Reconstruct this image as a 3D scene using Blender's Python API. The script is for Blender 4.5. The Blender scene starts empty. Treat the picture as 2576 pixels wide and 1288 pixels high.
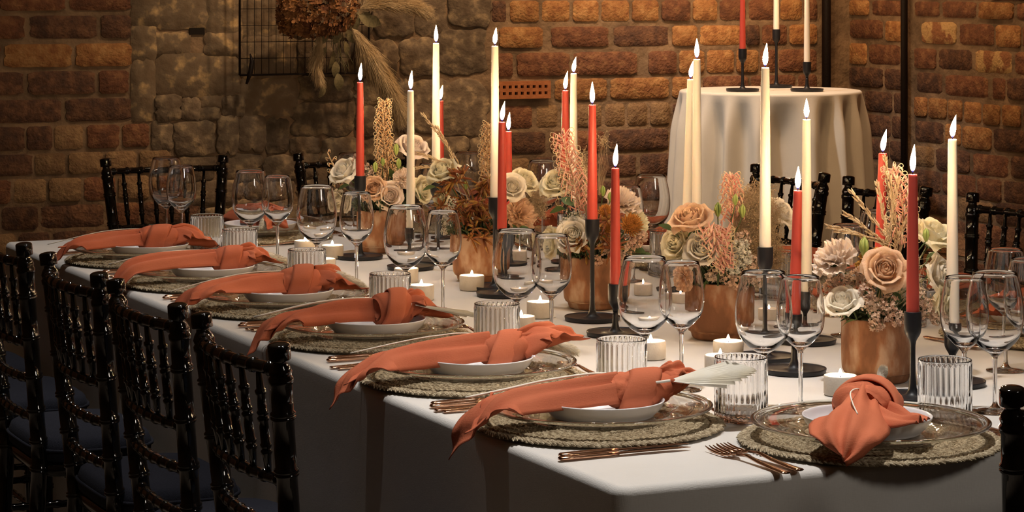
import bpy, math, random
from math import sin, cos, pi, sqrt, radians, exp, atan2
from mathutils import Vector, Matrix, Euler, noise as mnoise

# ------------------------------------------------------------------ camera, light, exposure
S = bpy.context.scene
COL = S.collection
F = 6244.0            # focal length in pixels of the 2576x1288 frame
HY = -50.0            # pixel row of the horizon (level camera, lens shifted down)
CAM = Vector((-1.553, -2.991, 1.44))
YAW = radians(25.0)
TZ = 0.75             # table top
cd = bpy.data.cameras.new('camera')
cam = bpy.data.objects.new('camera', cd); COL.objects.link(cam)
cam.location = CAM; cam.rotation_euler = (pi/2, 0, -YAW)
cd.sensor_width = 36.0; cd.lens = F/2576*36; cd.shift_y = -(644-HY)/2576
cd.clip_start = 0.05; cd.clip_end = 60
S.camera = cam
S.view_settings.view_transform = 'Standard'
S.view_settings.look = 'None'
S.view_settings.gamma = 1.0
S.view_settings.use_curve_mapping = False
S.view_settings.exposure = 0.40
S.cycles.max_bounces = 12
S.cycles.transmission_bounces = 12
S.cycles.glossy_bounces = 5
S.cycles.diffuse_bounces = 2
S.cycles.transparent_max_bounces = 24
S.cycles.sample_clamp_indirect = 6.0
S.cycles.blur_glossy = 0.15
W = bpy.data.worlds.new('world'); S.world = W; W.use_nodes = True
bg = W.node_tree.nodes['Background']
bg.inputs[0].default_value = (1.0, 0.80, 0.60, 1); bg.inputs[1].default_value = 0.022

def spot(name, loc, target, power, color, angle=60, blend=.6, size=.06):
    l = bpy.data.lights.new(name, 'SPOT'); l.energy = power; l.color = color
    l.spot_size = radians(angle); l.spot_blend = blend; l.shadow_soft_size = size
    o = bpy.data.objects.new(name, l); COL.objects.link(o); o.location = loc
    o.rotation_euler = (Vector(target)-Vector(loc)).to_track_quat('-Z', 'Y').to_euler()
    return o
NEU = (1.0, 0.95, 0.90); WARM = (1.0, 0.74, 0.48); HOT = (1.0, 0.60, 0.30)
# ceiling spots of the room, above and outside the frame
for loc, tgt, w, col, ang in (((.30, .30, 3.1), (.30, .30, .75), 150, NEU, 50), ((.22, 1.6, 3.1), (.25, 1.55, .75), 38, NEU, 56), ((.22, 2.9, 3.1), (.25, 2.9, .75), 56, NEU, 56),
                              ((1.25, 1.0, 3.1), (1.2, 1.0, .75), 12, NEU, 66), ((1.25, 2.6, 3.1), (1.2, 2.5, .75), 14, NEU, 66), ((-.34, .7, 3.2), (-.34, .7, .5), 13, NEU, 46), ((-.34, 1.9, 3.2), (-.34, 1.9, .5), 13, NEU, 46),
                              ((1.35, 3.95, 3.1), (2.75, 4.40, .9), 105, NEU, 34), ((2.3, 3.8, 3.2), (2.2, 4.88, 1.35), 120, HOT, 80), ((1.55, 3.6, 3.2), (1.6, 4.88, 1.2), 52, WARM, 70), ((2.7, 3.5, 3.2), (3.5, 4.0, 1.3), 80, HOT, 75)):
    spot('ceiling_and_fill_spot', loc, tgt, w, col, ang, .85, .03 if w == 13 else .06)
spot('ceiling_and_fill_spot', (1.5, -3.4, 3.1), (.75, 1.4, .85), 100, (1.0, .90, .78), 44, .9, .45)  # added soft fill from behind the camera, brightens camera-facing sides

# ------------------------------------------------------------------ pixel -> place
def at_depth(x, y, d):
    a = (x-1288)/F*d
    return Vector((CAM.x+a*cos(YAW)+d*sin(YAW), CAM.y-a*sin(YAW)+d*cos(YAW), CAM.z-(y-HY)/F*d))
def at_z(x, y, z):
    return at_depth(x, y, F*(CAM.z-z)/(y-HY))
def at_wall(x, y, v):                    # on the plane Y = v
    k = (x-1288)/F
    return at_depth(x, y, (v-CAM.y)/(cos(YAW)-k*sin(YAW)))
def at_side(x, y, u):                    # on the plane X = u
    k = (x-1288)/F
    return at_depth(x, y, (u-CAM.x)/(sin(YAW)+k*cos(YAW)))
TOCAM = Vector((-sin(YAW), -cos(YAW), 0))
RIGHT = Vector((cos(YAW), -sin(YAW), 0))

# ------------------------------------------------------------------ materials
MATS = {}
def M(name, c, rough=.5, metal=0., c2=None, ns=20., detail=4, bump=0., bs=120., spec=.5, trans=0., ior=1.45,
      sss=0., sssc=None, sssr=.01, emit=None, es=0., rand=0., sheen=0., coat=0., stretch=None, c3=None, ramp=(.35,.65), world=False):
    m = bpy.data.materials.new(name); m.use_nodes = True
    nt = m.node_tree; b = nt.nodes['Principled BSDF']; L = nt.links
    def inp(k, v):
        if k in b.inputs: b.inputs[k].default_value = v
    inp('Base Color', (*c, 1)); inp('Roughness', rough); inp('Metallic', metal)
    inp('Specular IOR Level', spec); inp('IOR', ior); inp('Transmission Weight', trans)
    if sss:
        inp('Subsurface Weight', sss); inp('Subsurface Radius', sssc or (1, .5, .25)); inp('Subsurface Scale', sssr)
    if sheen: inp('Sheen Weight', sheen)
    if coat: inp('Coat Weight', coat); inp('Coat Roughness', .08)
    if emit: inp('Emission Color', (*emit, 1)); inp('Emission Strength', es)
    tc = nt.nodes.new('ShaderNodeTexCoord'); src = tc.outputs['Object']
    if world: src = nt.nodes.new('ShaderNodeNewGeometry').outputs['Position']
    if stretch:
        mp = nt.nodes.new('ShaderNodeMapping'); mp.inputs['Scale'].default_value = stretch
        L.new(src, mp.inputs['Vector']); src = mp.outputs[0]
    col = None
    if c2:
        n = nt.nodes.new('ShaderNodeTexNoise'); n.inputs['Scale'].default_value = ns; n.inputs['Detail'].default_value = detail
        L.new(src, n.inputs['Vector'])
        if rand:
            oi = nt.nodes.new('ShaderNodeObjectInfo'); ad = nt.nodes.new('ShaderNodeVectorMath'); ad.operation = 'ADD'
            ml = nt.nodes.new('ShaderNodeMath'); ml.operation = 'MULTIPLY'; ml.inputs[1].default_value = 37.0
            L.new(oi.outputs['Random'], ml.inputs[0]); L.new(src, ad.inputs[0]); L.new(ml.outputs[0], ad.inputs[1])
            L.new(ad.outputs[0], n.inputs['Vector'])
        r = nt.nodes.new('ShaderNodeValToRGB')
        r.color_ramp.elements[0].position = ramp[0]; r.color_ramp.elements[0].color = (*c, 1)
        r.color_ramp.elements[1].position = ramp[1]; r.color_ramp.elements[1].color = (*c2, 1)
        if c3:
            e = r.color_ramp.elements.new((ramp[0]+ramp[1])/2); e.color = (*c3, 1)
        L.new(n.outputs['Fac'], r.inputs[0]); col = r.outputs[0]
    if rand:
        oi = nt.nodes.new('ShaderNodeObjectInfo'); mr = nt.nodes.new('ShaderNodeMapRange')
        mr.inputs[3].default_value = 1-rand; mr.inputs[4].default_value = 1+rand
        L.new(oi.outputs['Random'], mr.inputs[0])
        hs = nt.nodes.new('ShaderNodeHueSaturation')
        if col: L.new(col, hs.inputs['Color'])
        else: hs.inputs['Color'].default_value = (*c, 1)
        L.new(mr.outputs[0], hs.inputs['Value']); col = hs.outputs[0]
    if col: L.new(col, b.inputs['Base Color'])
    if bump:
        n2 = nt.nodes.new('ShaderNodeTexNoise'); n2.inputs['Scale'].default_value = bs; n2.inputs['Detail'].default_value = 5
        bp = nt.nodes.new('ShaderNodeBump'); bp.inputs['Strength'].default_value = 1.0; bp.inputs['Distance'].default_value = bump
        L.new(src, n2.inputs['Vector']); L.new(n2.outputs['Fac'], bp.inputs['Height']); L.new(bp.outputs[0], b.inputs['Normal'])
    MATS[name] = m
    return m
def weave(name, c, c2, scale, bumpd, rough=.85, sheen=.2, rand=0):
    m = M(name, c, rough, c2=c2, ns=9, sheen=sheen, ramp=(.3, .7), rand=rand)
    nt = m.node_tree; L = nt.links; b = nt.nodes['Principled BSDF']
    tc = nt.nodes.new('ShaderNodeTexCoord'); outs = []
    for axis in ((1, .06, .06), (.06, 1, .06), (.06, .06, 1)):
        mp = nt.nodes.new('ShaderNodeMapping'); mp.inputs['Scale'].default_value = axis
        n = nt.nodes.new('ShaderNodeTexNoise'); n.inputs['Scale'].default_value = scale; n.inputs['Detail'].default_value = 2
        L.new(tc.outputs['Object'], mp.inputs[0]); L.new(mp.outputs[0], n.inputs['Vector']); outs.append(n.outputs['Fac'])
    a1 = nt.nodes.new('ShaderNodeMath'); a1.operation = 'ADD'; L.new(outs[0], a1.inputs[0]); L.new(outs[1], a1.inputs[1])
    a2 = nt.nodes.new('ShaderNodeMath'); a2.operation = 'ADD'; L.new(a1.outputs[0], a2.inputs[0]); L.new(outs[2], a2.inputs[1])
    bp = nt.nodes.new('ShaderNodeBump'); bp.inputs['Distance'].default_value = bumpd
    L.new(a2.outputs[0], bp.inputs['Height']); L.new(bp.outputs[0], b.inputs['Normal'])
    return m

M('brick_red', (.13, .056, .031), .9, c2=(.27, .13, .062), c3=(.19, .078, .040), ns=34, detail=9, bump=.006, bs=110, rand=.16, world=True)
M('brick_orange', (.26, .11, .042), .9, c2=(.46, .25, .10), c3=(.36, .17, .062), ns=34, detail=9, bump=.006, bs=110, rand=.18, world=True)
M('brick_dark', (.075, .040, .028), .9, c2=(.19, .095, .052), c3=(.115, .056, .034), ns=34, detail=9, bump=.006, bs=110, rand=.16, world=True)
M('brick_tan', (.30, .19, .095), .9, c2=(.20, .115, .06), ns=34, detail=9, bump=.006, bs=110, rand=.18, world=True)
M('brick_patch', (.56, .36, .16), .9, c2=(.30, .13, .06), ns=20, detail=8, bump=.006, bs=110, rand=.1, ramp=(.48, .56), world=True)
def brick_mix():
    m = M('brick_mix', (.2, .1, .05), .9, c2=(.3, .14, .07), ns=34, detail=9, bump=.006, bs=110, world=True)
    nt = m.node_tree; L = nt.links; b = nt.nodes['Principled BSDF']; g = nt.nodes.new('ShaderNodeNewGeometry'); r = nt.nodes.new('ShaderNodeValToRGB'); r.color_ramp.interpolation = 'CONSTANT'
    e = r.color_ramp.elements; e[0].position = 0; e[0].color = (.55, .50, .50, 1); e[1].position = .3; e[1].color = (.9, .85, .85, 1)
    for p, c in ((.55, (1.35, 1.45, 1.4, 1)), (.75, (.75, .62, .6, 1)), (.9, (1.1, 1.0, 1.0, 1))): q = e.new(p); q.color = c
    mx = nt.nodes.new('ShaderNodeVectorMath'); mx.operation = 'MULTIPLY'; src = b.inputs['Base Color'].links[0].from_socket
    L.new(g.outputs['Random Per Island'], r.inputs[0]); L.new(src, mx.inputs[0]); L.new(r.outputs[0], mx.inputs[1]); L.new(mx.outputs[0], b.inputs['Base Color'])
brick_mix()
M('mortar', (.13, .085, .052), .95, c2=(.30, .20, .12), ns=8, detail=8, bump=.010, bs=30)
M('stone', (.115, .082, .055), .95, c2=(.31, .23, .14), c3=(.155, .115, .078), ns=24, detail=10, bump=.012, bs=24, rand=.25, world=True, ramp=(.40, .66))
M('plaster', (.165, .115, .072), .95, c2=(.52, .36, .18), c3=(.19, .14, .092), ns=22, detail=10, bump=.008, bs=22, rand=.15, ramp=(.4, .68), world=True)
M('terracotta_air', (.42, .15, .055), .85, c2=(.34, .115, .04), ns=40, bump=.002, bs=100)
M('hole_dark', (.012, .008, .006), 1)
M('ceiling_paint', (.50, .45, .39), .9, c2=(.44, .39, .33), ns=4, bump=.002, bs=30)
M('wall_paint', (.30, .22, .15), .9, c2=(.24, .17, .11), ns=4, bump=.004, bs=30)
M('floor_concrete', (.34, .27, .20), .75, c2=(.25, .19, .14), ns=3.2, bump=.002, bs=40)
M('iron', (.018, .012, .010), .55, metal=.4, bump=.001, bs=150)
M('black_lacquer', (.0030, .0026, .0025), .06, spec=.5, coat=.5)
M('cushion', (.0090, .0105, .020), .95, c2=(.015, .017, .030), ns=260, bump=.001, bs=500)
weave('linen_table', (.68, .65, .61), (.72, .695, .66), 1500, .00022)
weave('linen_cocktail', (.68, .63, .55), (.74, .69, .61), 1500, .00022)
weave('napkin_cloth', (.50, .118, .050), (.57, .155, .068), 1800, .00028, sheen=0, rand=.10)
M('napkin_thread', (.24, .055, .025), .9)
M('seagrass', (.20, .145, .080), .8, c2=(.56, .47, .32), c3=(.38, .30, .19), ns=170, bump=.0008, bs=600, rand=.06)
M('rim_glass', (.93, .97, .95), 0.0, trans=1, ior=1.5)
M('white_china', (.88, .87, .89), .18, spec=.5, coat=.3)
M('glass', (1, 1, 1), 0.0, trans=1, ior=1.47)
M('copper', (.62, .36, .23), .16, metal=1)
M('matt_black', (.013, .013, .016), .42, spec=.4)
M('wax_red', (.62, .085, .058), .42, sss=.35, sssc=(1, .35, .25), sssr=.005)
M('wax_ivory', (.90, .82, .70), .42, sss=.35, sssc=(1, .8, .6), sssr=.005)
M('wick', (.02, .015, .012), .9)
M('tea_cup', (.60, .53, .45), .7, c2=(.66, .60, .52), ns=60, bump=.0004, bs=300)
M('terracotta_pot', (.165, .070, .032), .85, c2=(.40, .26, .175), c3=(.26, .115, .055), ns=26, detail=8, bump=.0012, bs=120, ramp=(.40, .63), rand=.08, stretch=(1, 1, .45))
M('moss', (.022, .035, .012), .9, c2=(.05, .07, .02), ns=90)
M('petal_white', (.93, .84, .67), .6, c2=(.95, .88, .75), ns=12)
M('petal_cream', (.92, .82, .54), .6, c2=(.95, .89, .68), ns=14)
M('petal_peach', (.80, .50, .30), .6, c2=(.86, .62, .41), ns=14)
M('petal_blush', (.88, .69, .55), .6, c2=(.91, .79, .66), ns=14)
M('petal_orange', (.55, .215, .04), .65, c2=(.66, .31, .07), ns=40)
M('petal_mustard', (.52, .30, .06), .8, c2=(.42, .20, .03), ns=60)
M('paw_rust', (.17, .042, .011), .8, c2=(.34, .19, .035), c3=(.21, .07, .015), ns=60)
M('grev_pink', (.80, .32, .24), .55, c2=(.84, .48, .34), ns=20)
M('grev_tan', (.60, .34, .16), .6, c2=(.66, .42, .22), ns=20)
M('grev_cream', (.78, .62, .36), .55)
M('leaf', (.045, .085, .022), .55, c2=(.08, .13, .035), ns=20)
M('bud_green', (.24, .33, .07), .5, c2=(.42, .48, .14), ns=18)
M('stem_green', (.07, .10, .03), .6)
M('statice', (.70, .46, .33), .75, c2=(.80, .62, .47), ns=30)
M('lace_white', (.78, .74, .62), .8)
M('smoke_grass', (.66, .49, .30), .85)
M('wheat', (.70, .54, .34), .8, c2=(.54, .38, .21), ns=60)
M('dry_ivory', (.94, .88, .74), .7, c2=(.97, .93, .83), ns=30)
M('bunny', (.92, .86, .72), .95)
M('hydrangea_dry', (.11, .038, .017), .85, c2=(.34, .16, .055), ns=22)
M('pampas', (.76, .58, .34), .95, c2=(.86, .72, .50), ns=10)
M('leaf_dry', (.13, .11, .055), .8, c2=(.20, .17, .09), ns=10)
def translucent(names, amount):
    for k in names:
        m = MATS[k]; nt = m.node_tree; L = nt.links; b = nt.nodes['Principled BSDF']; out = nt.nodes['Material Output']
        t = nt.nodes.new('ShaderNodeBsdfTranslucent'); mx = nt.nodes.new('ShaderNodeMixShader'); mx.inputs[0].default_value = amount
        if b.inputs['Base Color'].is_linked: L.new(b.inputs['Base Color'].links[0].from_socket, t.inputs[0])
        else: t.inputs[0].default_value = b.inputs['Base Color'].default_value
        L.new(b.outputs[0], mx.inputs[1]); L.new(t.outputs[0], mx.inputs[2]); L.new(mx.outputs[0], out.inputs['Surface'])
translucent(('petal_white', 'petal_cream', 'petal_peach', 'petal_blush', 'statice', 'lace_white', 'pampas', 'bunny', 'smoke_grass'), .34)
translucent(('dry_ivory',), .12)
def thin_glass(name, tint, ior):
    m = bpy.data.materials.new(name); m.use_nodes = True; nt = m.node_tree; L = nt.links
    for n in list(nt.nodes): nt.nodes.remove(n)
    out = nt.nodes.new('ShaderNodeOutputMaterial'); mx = nt.nodes.new('ShaderNodeMixShader'); fr = nt.nodes.new('ShaderNodeFresnel'); ge = nt.nodes.new('ShaderNodeNewGeometry'); mr = nt.nodes.new('ShaderNodeMapRange')
    mr.inputs[3].default_value = ior; mr.inputs[4].default_value = 1/ior; L.new(ge.outputs['Backfacing'], mr.inputs[0]); L.new(mr.outputs[0], fr.inputs[0])
    tr = nt.nodes.new('ShaderNodeBsdfTransparent'); tr.inputs[0].default_value = (*tint, 1)
    gl = nt.nodes.new('ShaderNodeBsdfGlossy'); gl.inputs['Roughness'].default_value = .02
    ad = nt.nodes.new('ShaderNodeMath'); ad.operation = 'ADD'; ad.inputs[1].default_value = .05; ad.use_clamp = True; L.new(fr.outputs[0], ad.inputs[0]); L.new(ad.outputs[0], mx.inputs[0]); L.new(tr.outputs[0], mx.inputs[1]); L.new(gl.outputs[0], mx.inputs[2]); L.new(mx.outputs[0], out.inputs[0])
    MATS[name] = m
thin_glass('charger_glass', (.965, .955, .93), 1.5)
def flame_mat():
    m = bpy.data.materials.new('flame'); m.use_nodes = True; nt = m.node_tree; L = nt.links
    for n in list(nt.nodes): nt.nodes.remove(n)
    out = nt.nodes.new('ShaderNodeOutputMaterial'); em = nt.nodes.new('ShaderNodeEmission')
    tc = nt.nodes.new('ShaderNodeTexCoord'); sp = nt.nodes.new('ShaderNodeSeparateXYZ')
    r = nt.nodes.new('ShaderNodeValToRGB'); r.color_ramp.elements[0].position = 0; r.color_ramp.elements[0].color = (.10, .10, .9, 1)
    r.color_ramp.elements[1].position = .30; r.color_ramp.elements[1].color = (1, .66, .31, 1)
    r2 = nt.nodes.new('ShaderNodeMapRange'); r2.inputs[1].default_value = .05; r2.inputs[2].default_value = .35
    r2.inputs[3].default_value = .6; r2.inputs[4].default_value = 520.0
    L.new(tc.outputs['Generated'], sp.inputs[0]); L.new(sp.outputs['Z'], r.inputs[0]); L.new(sp.outputs['Z'], r2.inputs[0])
    L.new(r.outputs[0], em.inputs[0]); L.new(r2.outputs[0], em.inputs[1]); L.new(em.outputs[0], out.inputs[0])
    MATS['flame'] = m
flame_mat()
# ------------------------------------------------------------------ mesh helpers
class MB:
    def __init__(s): s.v = []; s.f = []
    def quadgrid(s, P, wrapu=False, wrapv=False):          # P[i][j]
        o = len(s.v); n = len(P); m = len(P[0])
        for r in P: s.v.extend(tuple(p) for p in r)
        for i in range(n if wrapu else n-1):
            for j in range(m if wrapv else m-1):
                a = o+i*m+j; b = o+i*m+(j+1) % m; c = o+((i+1) % n)*m+(j+1) % m; d = o+((i+1) % n)*m+j
                s.f.append((a, b, c, d))
        return s
    def lathe(s, prof, n=32, at=(0, 0, 0), cap0=False, cap1=False, closed=False):
        P = [[(at[0]+r*cos(2*pi*k/n), at[1]+r*sin(2*pi*k/n), at[2]+z) for k in range(n)] for r, z in prof]
        o = len(s.v); s.quadgrid(P, wrapv=True, wrapu=closed)
        if cap0: s.f.append(tuple(o+k for k in reversed(range(n))))
        if cap1: s.f.append(tuple(o+(len(prof)-1)*n+k for k in range(n)))
        return s
    def tube(s, pts, rad, n=8, cap=True):
        pts = [Vector(p) for p in pts]; N = len(pts)
        if not hasattr(rad, '__len__'): rad = [rad]*N
        T = [(pts[min(i+1, N-1)]-pts[max(i-1, 0)]) for i in range(N)]
        T = [t.normalized() if t.length > 1e-9 else Vector((0, 0, 1)) for t in T]
        up = Vector((0, 0, 1)) if abs(T[0].z) < .9 else Vector((1, 0, 0))
        a = T[0].cross(up).normalized(); P = []
        for i in range(N):
            a = (a-T[i]*a.dot(T[i]))
            a = a.normalized() if a.length > 1e-6 else T[i].orthogonal().normalized()
            b = T[i].cross(a)
            P.append([pts[i]+(a*cos(2*pi*k/n)+b*sin(2*pi*k/n))*rad[i] for k in range(n)])
        o = len(s.v); s.quadgrid(P, wrapv=True)
        if cap:
            s.f.append(tuple(o+k for k in reversed(range(n)))); s.f.append(tuple(o+(N-1)*n+k for k in range(n)))
        return s
    def box(s, x0, x1, y0, y1, z0, z1):
        o = len(s.v)
        s.v += [(x, y, z) for x in (x0, x1) for y in (y0, y1) for z in (z0, z1)]
        s.f += [tuple(o+i for i in q) for q in ((0, 1, 3, 2), (4, 6, 7, 5), (0, 4, 5, 1), (2, 3, 7, 6), (0, 2, 6, 4), (1, 5, 7, 3))]
        return s
    def ell(s, c, r, n=8, m=6, mat=None):
        c = Vector(c); P = []
        for i in range(m+1):
            t = pi*i/m
            row = [Vector((r[0]*sin(t)*cos(2*pi*k/n), r[1]*sin(t)*sin(2*pi*k/n), r[2]*cos(t))) for k in range(n)]
            P.append([c+(mat @ p if mat else p) for p in row])
        s.quadgrid(P, wrapv=True); return s
    def blob(s, c, ax, ay, az):                            # 8-faced spindle: a cheap seed, lump or floret
        o = len(s.v); c = Vector(c)
        s.v += [tuple(c+ax), tuple(c-ax), tuple(c+ay), tuple(c-ay), tuple(c+az), tuple(c-az)]
        for a, b in ((2, 4), (4, 3), (3, 5), (5, 2)):
            s.f.append((o, o+a, o+b)); s.f.append((o+1, o+b, o+a))
        return s
    def strand(s, pts, w):                                 # thin three-sided hair, tapering to a point
        pts = [Vector(p) for p in pts]; N = len(pts)
        return s.tube(pts, [w*(1-.85*i/(N-1)) for i in range(N)], 3, cap=False)
    def xf(s, mat, start=0):
        for i in range(start, len(s.v)): s.v[i] = tuple(mat @ Vector(s.v[i]))
        return s
    def mesh(s, name, mat, smooth=True, solid=0):
        me = bpy.data.meshes.new(name); me.from_pydata(s.v, [], s.f); me.update()
        if smooth: me.polygons.foreach_set('use_smooth', [True]*len(me.polygons))
        me.materials.append(MATS[mat] if isinstance(mat, str) else mat)
        return me
def obj(name, me, parent=None, loc=None, rot=None, scale=None):
    o = bpy.data.objects.new(name, me); COL.objects.link(o)
    if parent: o.parent = parent
    if loc is not None: o.location = loc
    if rot is not None: o.rotation_euler = rot
    if scale is not None: o.scale = scale
    return o
def tag(o, label, cat, group=None):
    o['label'] = label; o['category'] = cat
    if group: o['group'] = group
    return o
def thing(name, label, cat, loc, rotz=0, group=None, parts=(), rot=None):
    o = bpy.data.objects.new(name, None); COL.objects.link(o); o.empty_display_size = .05
    o.location = loc; o.rotation_euler = rot if rot is not None else (0, 0, rotz)
    tag(o, label, cat, group); addparts(o, parts)
    return o
def addparts(o, parts):
    for p in parts:
        c = obj(p[0], p[1], o)
        if len(p) > 2: addparts(c, p[2])
def struct(name, me, loc=None):
    o = obj(name, me, loc=loc); o['kind'] = 'structure'; return o
def lerp(a, b, t): return a+(b-a)*t
def interp(tab, x):
    if x <= tab[0][0]: return tab[0][1]
    for (a, b), (c, d) in zip(tab, tab[1:]):
        if x <= c: return b+(d-b)*(x-a)/(c-a)
    return tab[-1][1]
def smooth_profile(pts, sub=4):                           # Catmull-Rom through (r, z) points
    out = []
    P = [pts[0]]+list(pts)+[pts[-1]]
    for i in range(1, len(P)-2):
        for k in range(sub):
            t = k/sub; r = []
            for q in (0, 1):
                a, b, c, d = (P[i-1][q], P[i][q], P[i+1][q], P[i+2][q])
                r.append(.5*(2*b+(c-a)*t+(2*a-5*b+4*c-d)*t*t+(3*b-a-3*c+d)*t**3))
            out.append((max(r[0], 0), r[1]))
    out.append(pts[-1]); return out
def curve_pts(pts, sub=6):
    out = []; P = [Vector(p) for p in pts]; P = [P[0]*2-P[1]]+P+[P[-1]*2-P[-2]]
    for i in range(1, len(P)-2):
        for k in range(sub):
            t = k/sub; a, b, c, d = P[i-1], P[i], P[i+1], P[i+2]
            out.append(.5*(2*b+(c-a)*t+(2*a-5*b+4*c-d)*t*t+(3*b-a-3*c+d)*t**3))
    out.append(P[-2]); return out
# ------------------------------------------------------------------ the room: floor, brick and rubble walls
WV = 4.885      # back wall plane (Y)
WU = 3.508      # side wall plane (X)
struct('floor', MB().box(-3.2, WU+.2, -4.2, WV+.2, -.1, 0).mesh('floor', 'floor_concrete', False))
wall_back = struct('wall_back', MB().box(-3.2, WU+.2, WV, WV+.2, 0, 3.3).mesh('wall_back', 'mortar', False))
wall_right = struct('wall_right', MB().box(WU, WU+.2, -4.2, WV, 0, 3.3).mesh('wall_right', 'mortar', False))
struct('ceiling', MB().box(-3.2, WU+.2, -4.2, WV+.2, 3.3, 3.4).mesh('ceiling', 'ceiling_paint', False))
struct('wall_left', MB().box(-3.4, -3.2, -4.2, WV+.2, 0, 3.3).mesh('wall_left', 'wall_paint', False))
struct('wall_front', MB().box(-3.2, WU+.2, -4.4, -4.2, 0, 3.3).mesh('wall_front', 'wall_paint', False))
def block_mesh(seed, mat, rough_edge=.045, rounded=.018, pw=15):
    rnd = random.Random(seed); n = 28; ring = []
    for k in range(n):
        a = 2*pi*k/n; c, s_ = cos(a), sin(a)
        q = (abs(c)**pw+abs(s_)**pw)**(-1/pw)
        q *= 1-rnd.uniform(0, rough_edge)*(1 if k % 7 else 1.8)
        ring.append((c*q/2, s_*q/2))
    m = MB(); P = []
    for sc, y in ((1.0, .5), (1.0, -.25), (.985, -.40), (1-rounded, -.5)):
        P.append([(x*sc, y, z*sc) for x, z in ring])
    o = len(m.v); m.quadgrid(P, wrapv=True); c0 = len(m.v)
    m.v.append((rnd.uniform(-.1, .1), -.5-rnd.uniform(.0, .06), rnd.uniform(-.1, .1)))
    for k in range(n): m.f.append((o+3*n+k, o+3*n+(k+1) % n, c0))
    return m.mesh('block', mat)
BR = {k: [block_mesh(i*7+j, k) for j in range(4)] for i, k in enumerate(('brick_red', 'brick_orange', 'brick_dark', 'brick_tan', 'brick_patch'))}
ST = {k: [block_mesh(90+i*9+j, k, (.16, .10)[i], (.09, .03)[i], (6, 9)[i]) for j in range(6)] for i, k in enumerate(('stone', 'plaster'))}
KEY = {'r': 'brick_red', 'o': 'brick_orange', 'd': 'brick_dark', 't': 'brick_tan', 'p': 'brick_patch'}
rw = random.Random(4)
def brick_back(x0, x1, y0, y1, xr, kind, proud=.012):
    zt = at_wall(xr, y0, WV).z; zb = at_wall(xr, y1, WV).z
    ym = (y0+y1)/2; a = at_wall(x0, ym, WV).x; b = at_wall(x1, ym, WV).x
    o = obj('brick', rw.choice(BR[KEY[kind]]), wall_back, ((a+b)/2, WV-proud+.0255+rw.uniform(-.004, .003), (zt+zb)/2),
            scale=(b-a+.004, .034, zt-zb+.004)); o.rotation_euler[1] = rw.uniform(-.008, .008)
# brickwork left of the rubble, traced row by row: (top, bottom), then x edges with a colour letter
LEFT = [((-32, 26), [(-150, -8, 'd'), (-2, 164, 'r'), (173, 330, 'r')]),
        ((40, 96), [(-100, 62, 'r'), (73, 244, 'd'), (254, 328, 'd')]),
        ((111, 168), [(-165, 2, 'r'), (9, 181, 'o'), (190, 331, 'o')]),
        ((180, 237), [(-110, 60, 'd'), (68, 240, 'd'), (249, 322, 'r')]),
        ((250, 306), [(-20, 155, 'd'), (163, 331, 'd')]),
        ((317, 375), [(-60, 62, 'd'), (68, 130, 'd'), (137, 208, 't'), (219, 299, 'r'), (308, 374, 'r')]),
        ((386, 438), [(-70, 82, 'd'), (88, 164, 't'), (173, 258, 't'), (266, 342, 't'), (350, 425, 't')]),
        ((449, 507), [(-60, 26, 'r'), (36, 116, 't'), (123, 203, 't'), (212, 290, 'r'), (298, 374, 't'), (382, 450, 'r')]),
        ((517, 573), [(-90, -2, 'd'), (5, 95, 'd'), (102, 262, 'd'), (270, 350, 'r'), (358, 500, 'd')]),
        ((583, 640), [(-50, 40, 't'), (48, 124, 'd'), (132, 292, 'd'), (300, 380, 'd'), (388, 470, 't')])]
for (y0, y1), row in LEFT:
    for x0, x1, k in row: brick_back(x0, x1, y0, y1, 150, k)
RIGHT_B = [((-62, -12), [(1258, 1395, 'r'), (1404, 1530, 'o'), (1540, 1670, 'd'), (1680, 1810, 'r'), (1820, 1950, 'o'), (1960, 2050, 'r')]),
           ((2, 53), [(1238, 1272, 'd'), (1283, 1354, 'o'), (1364, 1432, 'o'), (1441, 1504, 'o'), (1513, 1582, 'o'), (1590, 1655, 'o'),
                      (1664, 1735, 'r'), (1743, 1802, 'o'), (1810, 1875, 'r'), (1883, 1955, 'r'), (1963, 2016, 'o'), (2022, 2053, 'r')]),
           ((67, 117), [(1256, 1364, 'o'), (1385, 1530, 'r'), (1542, 1682, 'd'), (1691, 1752, 'o'), (1760, 1868, 'o'), (1876, 1908, 'd'), (1917, 1978, 'r'), (1986, 2053, 'o')]),
           ((131, 188), [(1245, 1288, 'r'), (1299, 1432, 'r'), (1441, 1602, 'r'), (1631, 1700, 'r'), (1708, 1770, 'o'), (1778, 1845, 'o'), (1852, 1905, 'o'), (1912, 1950, 'r'), (1958, 2053, 'r')]),
           ((198, 250), [(1395, 1526, 'o'), (1535, 1682, 'o'), (1691, 1760, 'o'), (1768, 1880, 'r'), (1888, 2000, 'r'), (2008, 2053, 'r')]),
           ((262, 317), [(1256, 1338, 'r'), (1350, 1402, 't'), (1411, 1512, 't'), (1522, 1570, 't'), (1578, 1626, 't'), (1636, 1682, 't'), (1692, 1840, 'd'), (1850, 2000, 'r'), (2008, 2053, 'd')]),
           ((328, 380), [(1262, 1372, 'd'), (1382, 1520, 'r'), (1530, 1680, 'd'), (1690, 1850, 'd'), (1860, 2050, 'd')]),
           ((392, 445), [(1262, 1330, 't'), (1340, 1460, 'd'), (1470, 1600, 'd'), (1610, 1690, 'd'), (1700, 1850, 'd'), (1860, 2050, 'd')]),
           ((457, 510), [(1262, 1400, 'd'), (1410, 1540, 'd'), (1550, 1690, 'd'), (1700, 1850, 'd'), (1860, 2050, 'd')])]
for (y0, y1), row in RIGHT_B:
    for x0, x1, k in row: brick_back(x0, x1, y0, y1, 1500, k)
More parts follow.
